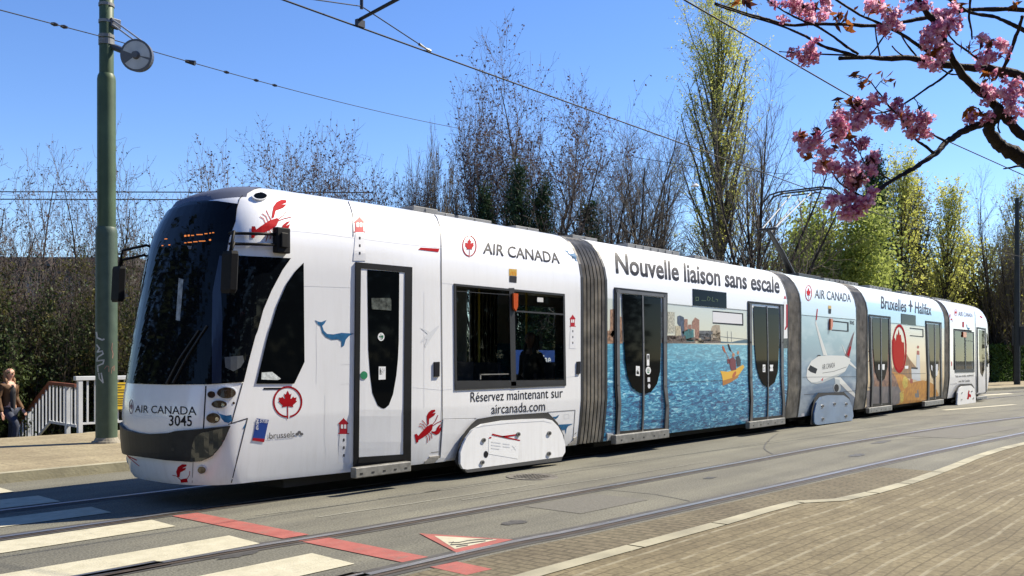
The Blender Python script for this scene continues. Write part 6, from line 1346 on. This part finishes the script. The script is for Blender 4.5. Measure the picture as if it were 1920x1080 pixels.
# ------------------------------------------------------------------ flowering cherry close to the camera
CH0 = atZ(2150, HY, 4.6); CH0.z = .03
ch = thing('cherry_tree', CH0, 'pink double flowered cherry tree reaching in from the upper right corner', 'tree')
CBARK = mat('cherry_bark', (.011, .009, .009), .8, spec=.2, base2=(.034, .027, .025), scale=14, bump=.6, bscale=40)
rc = random.Random(77)
A1 = crop(1340, 0, .30208); A2 = crop(1440, 100, .2963)
fork = atZ(2020, 330, 4.35)
BR = [  # (points, depth along it, width in photo pixels from start to end)
    (A1((0, 20), (200, 85), (330, 120), (460, 155), (630, 148), (820, 152), (1000, 158), (1180, 135), (1330, 105), (1580, 60), (1880, 60), (2060, 70)), 3.9, 4.3, 4, 9),
    (A1((1245, -30), (1310, 70), (1370, 150), (1425, 260), (1480, 370), (1540, 470), (1620, 545), (1700, 610), (1800, 720), (1900, 830), (2100, 980)), 4.0, 4.35, 10, 17),
    (A2((450, 30), (600, 26), (750, 32), (900, 30), (1050, 60), (1230, 85), (1400, 100), (1620, 145), (1900, 260)), 4.1, 4.4, 7, 17),
    (A1((0, 28), (180, 90), (370, 145), (520, 205), (600, 245), (680, 290), (780, 318), (880, 350)), 3.8, 4.1, 3, 6),
    (A1((400, 320), (520, 328), (640, 335), (780, 340), (880, 345)), 3.9, 4.1, 1.8, 4),
    (A2((480, 1000), (560, 955), (640, 905), (780, 808), (880, 752), (950, 712), (1030, 655), (1075, 620), (1120, 565), (1180, 525), (1250, 488), (1310, 462), (1380, 442), (1480, 395)), 3.7, 4.3, 4.5, 15),
    (A2((1470, 330), (1440, 400), (1405, 455), (1410, 510), (1445, 560), (1500, 600), (1620, 670), (1900, 800), (2100, 960)), 4.2, 4.5, 15, 30),
    (A2((640, 385), (700, 378), (780, 360), (860, 320), (940, 268), (1020, 212), (1100, 160), (1165, 105)), 3.9, 4.1, 2.2, 5),
    (A2((650, 180), (690, 235), (720, 270), (770, 340), (850, 420), (900, 500), (940, 550), (1000, 592), (1050, 632)), 3.8, 3.95, 2, 5.5),
    (A2((290, 570), (340, 640), (370, 690), (400, 745), (450, 815), (520, 865), (600, 905), (650, 905)), 3.6, 3.75, 1.8, 4.5),
    (A2((585, 640), (610, 690), (660, 732), (720, 768), (780, 805)), 3.75, 3.85, 2, 3.5),
    (A1((300, -20), (430, 70), (550, 130), (630, 160), (740, 230), (820, 290), (890, 335)), 3.9, 4.1, 3, 5),
    (A1((740, -10), (900, 92), (1000, 135), (1080, 172), (1180, 225), (1260, 282), (1330, 325), (1410, 372)), 3.8, 4.1, 4, 7),
    (A1((1440, -10), (1520, 40), (1600, 82), (1720, 100), (1790, 125), (1840, 150), (1920, 190), (2050, 260)), 4.1, 4.3, 5, 8),
    (A1((1590, -20), (1582, 60), (1580, 120), (1592, 180), (1598, 245)), 4.0, 4.0, 5, 3),
    (A1((1910, 100), (1890, 170), (1850, 280), (1820, 360), (1795, 420)), 4.0, 4.2, 6, 7),
    (A1((1450, 215), (1500, 270), (1560, 310), (1640, 370), (1740, 420)), 4.0, 4.2, 3, 4),
    (A1((1100, 285), (1130, 318), (1165, 345)), 4.0, 4.05, 2.5, 3), (A1((1140, 185), (1190, 270), (1250, 345)), 3.9, 4.1, 2.5, 3.5), (A1((1080, 180), (1040, 240), (1000, 300), (965, 338)), 3.9, 4.1, 3.5, 2.5), (A1((995, 165), (1005, 240), (1025, 345)), 3.9, 4.1, 2.5, 3.5),
    (A2((1490, 730), (1560, 718), (1640, 698), (1800, 640)), 4.1, 4.3, 2.5, 6), (A2((1000, 490), (1060, 525), (1125, 560)), 3.85, 3.95, 2, 4), (A2((1100, 100), (1150, 130), (1210, 135)), 4.05, 4.1, 3, 3),
    (A2((1465, 420), (1455, 470), (1470, 505)), 4.2, 4.2, 3, 3), (A2((1330, 350), (1370, 400), (1440, 420)), 4.1, 4.2, 3, 4)]
def chbranch(pts, z0, z1, w0, w1, seed):
    r_ = random.Random(seed); n = len(pts); P_ = []; rad = []
    for i, (x, y) in enumerate(pts):
        t = i / (n - 1); Z = z0 + (z1 - z0) * t; P_.append(atZ(x, y, Z)); rad.append((w0 + (w1 - w0) * t) / 2 / F * Z)
    # finer, knobbly
    Q_ = []; rr = []
    for i in range(n - 1):
        p0, p1, p2, p3 = P_[max(i - 1, 0)], P_[i], P_[i + 1], P_[min(i + 2, n - 1)]
        for k in range(4):
            t = k / 4; c = .5 * ((2 * p1) + (p2 - p0) * t + (2 * p0 - 5 * p1 + 4 * p2 - p3) * t * t + (3 * p1 - p0 - 3 * p2 + p3) * t ** 3)
            rk = rad[i] + (rad[i + 1] - rad[i]) * t; Q_.append(c + Vector((r_.gauss(0, 1), r_.gauss(0, 1), r_.gauss(0, 1))) * rk * .10); rr.append(rk * r_.uniform(.88, 1.18))
    Q_.append(P_[-1]); rr.append(rad[-1]); return Q_, rr
for i, b in enumerate(BR):
    Q_, rr = chbranch(*b, 900 + i); m_ = MB(); m_.tube(Q_, rr, 7); m_.build('branch', CBARK, ch, CH0, smooth=True)
m_ = MB(); f0 = atZ(2075, 300, 4.45); m_.tube([CH0, CH0 + Vector((.02, .03, .7)), CH0 + Vector((-.02, .05, 1.35)), f0.lerp(CH0, .15), f0, f0 + UP * .5 + RGT * .1], [.16, .13, .12, .10, .08, .05], 12); m_.build('trunk', CBARK, ch, CH0, smooth=True)
for i, (pts, z0, z1, w0, w1) in enumerate((   # limbs that join the seen branches to the trunk, and the rest of the crown out of frame
    (((2000, 60), (2040, 140), (2072, 240)), 4.33, 4.45, 10, 22), (((1998, 178), (2040, 230), (2074, 290)), 4.4, 4.45, 17, 26), (((1970, 292), (2020, 330), (2074, 360)), 4.37, 4.45, 17, 28), (((2058, 380), (2070, 400), (2085, 430)), 4.5, 4.5, 30, 36),
    (((2030, -420), (2050, -200), (2078, 40), (2080, 220)), 4.6, 4.45, 6, 26), (((2330, -350), (2220, -150), (2130, 60), (2085, 240)), 4.9, 4.45, 5, 24), (((2450, 60), (2300, 120), (2180, 200), (2085, 300)), 4.4, 4.45, 5, 22), (((2260, 20), (2200, 60), (2140, 90)), 5.4, 4.6, 4, 10), (((1900, -380), (1960, -220), (2060, -60)), 4.1, 4.5, 4, 12))):
    Q_, rr = chbranch(pts, z0, z1, w0, w1, 990 + i); m_ = MB(); m_.tube(Q_, rr, 8); m_.build('branch', CBARK, ch, CH0, smooth=True)
PINKS = [leafmat('blossom_pink', (.70, .33, .47), (.88, .62, .72), .5, 25), leafmat('blossom_deep_pink', (.42, .09, .21), (.62, .24, .39), .5, 25)]
BRONZE = leafmat('young_bronze_leaves', (.16, .055, .02), (.34, .12, .03), .5, 8); DKLEAF = leafmat('dark_bronze_leaves', (.05, .02, .018), (.12, .045, .03), .4, 8)
nrc = np.random.default_rng(42)
def blossom(px, py, Z, rpx, deep):
    """a hanging bunch: several ruffled double flowers, each a ball of overlapping petals"""
    rad = rpx / F * Z; c = np.array(atZ(px, py, Z)); Cs = []; Ns = []
    nf = max(3, int((rpx / 9.0) ** 2 * 1.2))
    for _ in range(nf):
        fc = c + nrc.normal(size=3) * rad * np.array([.58, .58, .50]); n = 30
        dirs = nrc.normal(size=(n, 3)); dirs /= np.linalg.norm(dirs, axis=1, keepdims=True)
        Cs.append(fc + dirs * (.025 * nrc.uniform(.25, 1.0, (n, 1)))); Ns.append(dirs)
    return np.concatenate(Cs), np.concatenate(Ns)
CL = [(1503, 21, 22), (1486, 12, 14), (1529, 26, 18), (1551, 2, 12), (1510, 103, 21), (1496, 96, 12), (1526, 108, 13), (1666, 30, 15), (1682, 44, 15), (1705, 3, 14), (1655, 58, 8), (1772, 15, 20), (1745, 48, 15), (1775, 51, 22), (1757, 103, 19), (1733, 88, 15), (1799, 39, 16), (1853, 91, 17), (1871, 106, 17), (1838, 112, 11), (1742, 70, 14), (1765, 72, 13), (1735, 115, 9), (1765, 125, 10), (1880, 85, 9),
      (1630, 193, 16), (1615, 204, 18), (1588, 215, 18), (1600, 236, 15), (1567, 226, 11), (1576, 250, 10), (1605, 222, 14), (1570, 238, 9), (1644, 184, 11), (1683, 198, 12), (1665, 226, 10), (1655, 228, 8), (1715, 233, 17), (1738, 238, 15), (1730, 218, 13), (1700, 230, 12), (1720, 248, 12), (1618, 269, 14), (1600, 284, 16), (1630, 310, 12), (1505, 270, 14), (1508, 280, 10), (1535, 259, 11), (1544, 293, 13), (1541, 316, 14), (1567, 317, 11), (1600, 313, 12), (1588, 320, 9), (1600, 349, 15), (1624, 355, 15), (1612, 342, 10), (1573, 381, 17), (1560, 385, 9), (1594, 367, 15), (1609, 377, 15), (1622, 380, 11), (1597, 400, 14), (1585, 402, 8), (1813, 222, 9), (1850, 213, 13), (1857, 165, 16), (1845, 178, 11), (1880, 172, 18), (1899, 159, 18), (1896, 190, 20), (1905, 215, 18), (1884, 205, 12), (1915, 175, 16), (1865, 150, 11), (1640, 292, 8), (1470, 8, 9), (1632, 8, 8), (1725, 8, 9), (1752, 30, 10)]
OFFCL = [(2030, -420, 20, 4.6), (2045, -250, 18, 4.6), (2060, -120, 18, 4.55), (2330, -350, 22, 4.9), (2250, -210, 20, 4.8), (2190, -90, 18, 4.7), (2450, 60, 22, 4.4), (2380, 90, 20, 4.4), (2300, 120, 20, 4.4), (2220, 170, 16, 4.45), (2260, 20, 20, 5.3), (1900, -380, 22, 4.1), (1940, -280, 18, 4.2), (1990, -150, 18, 4.35), (2110, -40, 16, 4.6), (2340, -250, 18, 4.9)]
def nearest_depth(px, py):
    best = 9e9; zz = 3.95
    for pts, z0, z1, a, b in BR:
        for i, (x, y) in enumerate(pts):
            d_ = (x - px) ** 2 + (y - py) ** 2
            if d_ < best: best = d_; zz = z0 + (z1 - z0) * i / (len(pts) - 1)
    return zz
def petals(C, N_, size):
    n = len(C); t = np.cross(N_, nrc.normal(size=(n, 3))); t /= np.maximum(np.linalg.norm(t, axis=1, keepdims=True), 1e-6)
    axis = N_ * .75 + t * .65; axis /= np.linalg.norm(axis, axis=1, keepdims=True); b = np.cross(axis, N_); b /= np.maximum(np.linalg.norm(b, axis=1, keepdims=True), 1e-6)
    s = (size * nrc.uniform(.7, 1.25, n))[:, None]
    V = np.stack([C - axis * s * .6, C + b * s * .62 + axis * s * .35, C + axis * s, C - b * s * .62 + axis * s * .35], axis=1).reshape(-1, 3); return V, np.arange(4 * n).reshape(n, 4)
for px, py, r, *zz_ in CL + OFFCL:
    Z = zz_[0] if zz_ else nearest_depth(px, py) - .02; C, N_ = blossom(px, py, Z, r, False)
    shade = nrc.random(len(C)) < .33; parts = []
    for k, sel in ((0, ~shade), (1, shade)):
        if sel.any(): V, Q = petals(C[sel], N_[sel], .0135); parts.append((V, Q, k))
    npmesh('blossom', parts, PINKS, ch, CH0)
LEAFC = [(1582, 36, 16), (1570, 30, 10), (1590, 46, 10), (1606, 331, 14), (1592, 325, 10), (1618, 152, 8), (1604, 142, 8), (1660, 150, 12), (1612, 160, 7), (1572, 195, 9), (1592, 190, 8), (1605, 195, 7), (1500, 252, 9), (1528, 247, 8), (1515, 292, 7), (1560, 283, 6), (1700, 218, 8), (1725, 205, 7), (1815, 208, 11), (1838, 215, 9), (1820, 85, 12), (1850, 78, 9), (1750, 92, 8), (1640, 12, 11), (1660, 18, 10), (1770, 40, 8), (1795, 5, 9), (1855, 150, 9), (1845, 145, 7), (1585, 240, 6), (1590, 255, 7), (1610, 340, 9), (1630, 300, 7), (1505, 10, 8), (1525, 15, 7), (1400, 4, 8), (1376, 8, 6), (1545, 305, 6), (1680, 188, 6), (1875, 140, 9), (1905, 8, 8)]
for px, py, r in LEAFC:
    Z = nearest_depth(px, py) - .03; c = np.array(atZ(px, py, Z)); n = max(4, int(r * .8)); C = c + nrc.normal(size=(n, 3)) * r / F * Z * .6
    V, Q = leafquads(C, .026, nrc, .36); npmesh('leaf_spray', [(V, Q, 0)], [BRONZE if rc.random() < .62 else DKLEAF], ch, CH0)
for px, py, r in CL + LEAFC:      # short stalks from the wood to every bunch
    best = None
    for pts, z0, z1, a, b in BR:
        for i in range(len(pts) - 1):
            for k in range(4):
                x = pts[i][0] + (pts[i + 1][0] - pts[i][0]) * k / 4; y = pts[i][1] + (pts[i + 1][1] - pts[i][1]) * k / 4; d_ = (x - px) ** 2 + (y - py) ** 2
                if best is None or d_ < best[0]: best = (d_, x, y, z0 + (z1 - z0) * (i + k / 4) / (len(pts) - 1))
    a = atZ(best[1], best[2], best[3]); b = atZ(px, py, best[3] - .02); m = a.lerp(b, .5) + UP * .01
    tw_ = [(a, m, .0022, .0018), (m, b, .0018, .0012)]
    for _ in range(3): tw_.append((m, b + Vector((rc.gauss(0, 1), rc.gauss(0, 1), rc.gauss(0, 1))) * r / F * 4 * .5, .0010, .0008))
    V, Q = frusta(tw_, 4); npmesh('stalk', [(V, Q, 0)], [CBARK], ch, CH0)

# ------------------------------------------------------------------ people
SKIN = mat('skin', (.52, .30, .22), .55, spec=.3); HAIRB = mat('light_brown_hair', (.24, .13, .055), .55, var=.3, scale=60, stretch=(1, 1, .1)); JACK = mat('brown_suede_jacket', (.085, .038, .012), .8, var=.2, scale=14, bump=.2, bscale=60)
SHIRT = mat('black_tshirt', (.014, .014, .016), .8); JEANS = mat('blue_jeans', (.022, .030, .055), .8, var=.25, scale=16); SHOE = mat('dark_shoes', (.02, .018, .016), .5); DARKC = mat('dark_coat', (.03, .022, .018), .85, var=.2, scale=10)
def skinmesh(name, nodes, edges, m, parent, M, root=0, lv=2):
    me = bpy.data.meshes.new(name); me.from_pydata([M @ Vector(n[:3]) for n in nodes], edges, []); me.materials.append(m)
    o = bpy.data.objects.new(name, me); COL.objects.link(o); o.parent = parent
    o.modifiers.new('skin', 'SKIN').use_smooth_shade = True
    sv = me.skin_vertices[0].data
    for i, n in enumerate(nodes): r = n[3]; sv[i].radius = (r, n[4] if len(n) > 4 else r); sv[i].use_root = (i == root)
    s = o.modifiers.new('sub', 'SUBSURF'); s.levels = lv; s.render_levels = lv
    return o
def chain(nodes, edges, start, pts):
    last = start
    for p in pts:
        nodes.append(p); edges.append((last, len(nodes) - 1)); last = len(nodes) - 1
    return last
def person(loc, yaw, label, jacket, shirt, trousers, hair, group=None, seated=False, lift=.0, skin=None):
    """local frame: x forward, y left, z up, origin between the feet"""
    t = thing('person', loc, label, 'person', group); M = Matrix.Rotation(yaw, 4, 'Z')
    hz = .50 if seated else .90
    N = [(0, 0, hz, .12)]; E = []
    ch_ = chain(N, E, 0, [(0, 0, hz + .18, .115), (.01, 0, hz + .36, .125), (.0, 0, hz + .50, .10), (.005, 0, hz + .57, .052), (.015, 0, hz + .62, .050)])
    hd = chain(N, E, ch_, [(.03, 0, hz + .665, .062), (.028, 0, hz + .72, .080), (.015, 0, hz + .78, .084), (.01, 0, hz + .825, .05)])
    chain(N, E, hd - 2, [(.105, 0, hz + .715, .014)])                        # nose
    chain(N, E, hd - 2, [(.01, .085, hz + .72, .014)]); chain(N, E, hd - 2, [(.01, -.085, hz + .72, .014)])   # ears
    arms = {1: [(.0, .17, hz + .47, .055), (-.06, .22, hz + .22, .042), (.12, .20, hz + .02, .034), (.16, .19, hz - .02, .026), (.20, .185, hz - .045, .030)],
            -1: [(.0, -.17, hz + .47, .055), (-.04, -.23, hz + .22, .042), (.05, -.24, hz - .01, .034), (.07, -.24, hz - .06, .026), (.085, -.235, hz - .10, .030)]}
    for sd, a in arms.items():
        h = chain(N, E, 3, a); hp = Vector(a[-1][:3]); fd = (hp - Vector(a[-3][:3])).normalized(); sdv = Vector((0, 1, 0)); dn = Vector((fd.z, 0, -fd.x)) * sd * 0 + Vector((0, 0, -1))
        for k, ln in enumerate((.075, .085, .080, .062)):
            b = hp + sdv * ((k - 1.5) * .019) + fd * .035; c = b + (fd + dn * .35).normalized() * ln * .5; e = c + (fd + dn * 1.2).normalized() * ln * .5
            chain(N, E, h, [(*b, .0095), (*c, .0085), (*e, .0070)])
        b = hp - sdv * sd * .032 + fd * .005; chain(N, E, h, [(*b, .011), (*(b + (fd - sdv * sd * .8).normalized() * .045), .0085)])
    if seated: legs = {1: [(.05, .09, hz, .085), (.42, .11, hz, .06), (.44, .11, .10, .042), (.46, .11, .04, .035), (.56, .12, .025, .03)], -1: [(.05, -.09, hz, .085), (.42, -.11, hz, .06), (.44, -.11, .10, .042), (.46, -.11, .04, .035), (.56, -.12, .025, .03)]}
    else: legs = {1: [(.01, .09, hz - .06, .088), (-.02, .10, .47, .058), (-.10, .10, .09, .040), (-.08, .10, .04, .036), (.04, .11, .025, .03)], -1: [(.03, -.09, hz - .05, .088), (.30, -.10, .62 + lift, .060), (.24, -.10, .24 + lift, .042), (.26, -.10, .19 + lift, .036), (.38, -.11, .175 + lift, .03)]}
    for sd, a in legs.items(): chain(N, E, 0, a)
    skinmesh('body', N, E, skin or SKIN, t, M)
    # clothing and hair follow the same joints
    N2 = [(0, 0, hz + .02, .145, .13)]; E2 = []
    c = chain(N2, E2, 0, [(0, 0, hz + .18, .140, .125), (.0, 0, hz + .36, .145, .13), (-.01, 0, hz + .50, .115, .105), (-.02, 0, hz + .555, .075, .07)])
    for sd, a in arms.items(): chain(N2, E2, c - 1, [(x, y, z, r + .018) for x, y, z, r in a[:4]])
    chain(N2, E2, 0, [(0, 0, hz - .14, .15, .13)])
    skinmesh('jacket', N2, E2, jacket, t, M)
    N3 = [(0, 0, hz + .02, .135)]; E3 = []
    for sd, a in legs.items(): chain(N3, E3, 0, [(x, y, z, r + .014) for x, y, z, r in a[:4]])
    skinmesh('trousers', N3, E3, trousers, t, M)
    for sd, a in legs.items(): skinmesh('shoe', [(a[3][0] - .02, a[3][1], a[3][2] - .0, .045), ((a[3][0] + a[4][0]) / 2, a[3][1], a[3][2] - .005, .044), (*a[4][:2], a[4][2], .036)], [(0, 1), (1, 2)], SHOE, t, M)
    N4 = [(.0, 0, hz + .80, .088)]; E4 = []
    chain(N4, E4, 0, [(-.045, 0, hz + .74, .085), (-.055, 0, hz + .66, .075), (-.06, 0, hz + .56, .07), (-.065, 0, hz + .47, .055)])
    for sd in (1, -1): chain(N4, E4, 0, [(.0, sd * .082, hz + .76, .040), (-.005, sd * .098, hz + .68, .036), (.03, sd * .10, hz + .58, .034), (.055, sd * .09, hz + .50, .024)])
    skinmesh('hair', N4, E4, hair, t, M)
    m_ = MB()                                                                 # open front showing the shirt
    zs_ = [hz - .06, hz + .10, hz + .22, hz + .34, hz + .42, hz + .50]; xs_ = [.150, .158, .160, .162, .150, .112]; ws_ = [.05, .062, .07, .072, .062, .045]
    m_.add([M @ Vector((x - .05 * (u_ ** 2), u_ * w_, z)) for x, w_, z in zip(xs_, ws_, zs_) for u_ in (-1, -.5, 0, .5, 1)], [(5 * i + k, 5 * i + k + 1, 5 * i + k + 6, 5 * i + k + 5) for i in range(5) for k in range(4)]); m_.build('shirt', shirt, t, smooth=True)
    m_ = MB()
    for y in (.032, -.032): m_.disc(M @ Vector((.098, y, hz + .735)), M @ Vector((1, 0, 0)), .009, .006, .006, 8)
    m_.build('eyes', INK, t); m_ = MB(); m_.box(.098, .106, -.022, .022, hz + .668, hz + .676); m_.v = [tuple(M @ Vector(v)) for v in m_.v]; m_.build('mouth', mat('lips', (.30, .09, .08), .5), t)
    return t
yaw_c = math.atan2(-.75, .28)
person(Vector((3.60, 11.85, -.40)), yaw_c, 'woman with long light brown hair in a brown jacket climbing the stairs', JACK, SHIRT, JEANS, HAIRB)
person(Vector((3.02, 12.0, -.42)), yaw_c, 'person in a dark brown coat cut off by the left edge, hand showing', DARKC, SHIRT, JEANS, mat('dark_hair', (.03, .02, .015), .6))
ps = atY(993, 640, .62)
person(Vector((ps.x + .05, .62, ps.z + .03 - 1.22)), R(175), 'passenger sitting inside the front car seen dark through the window', DARKC, SHIRT, DARKC, mat('black_hair', (.012, .010, .010), .6), seated=True, skin=mat('shaded_skin', (.16, .085, .06), .6))  # passenger's skin colour darkened to stand for the shade behind the glass
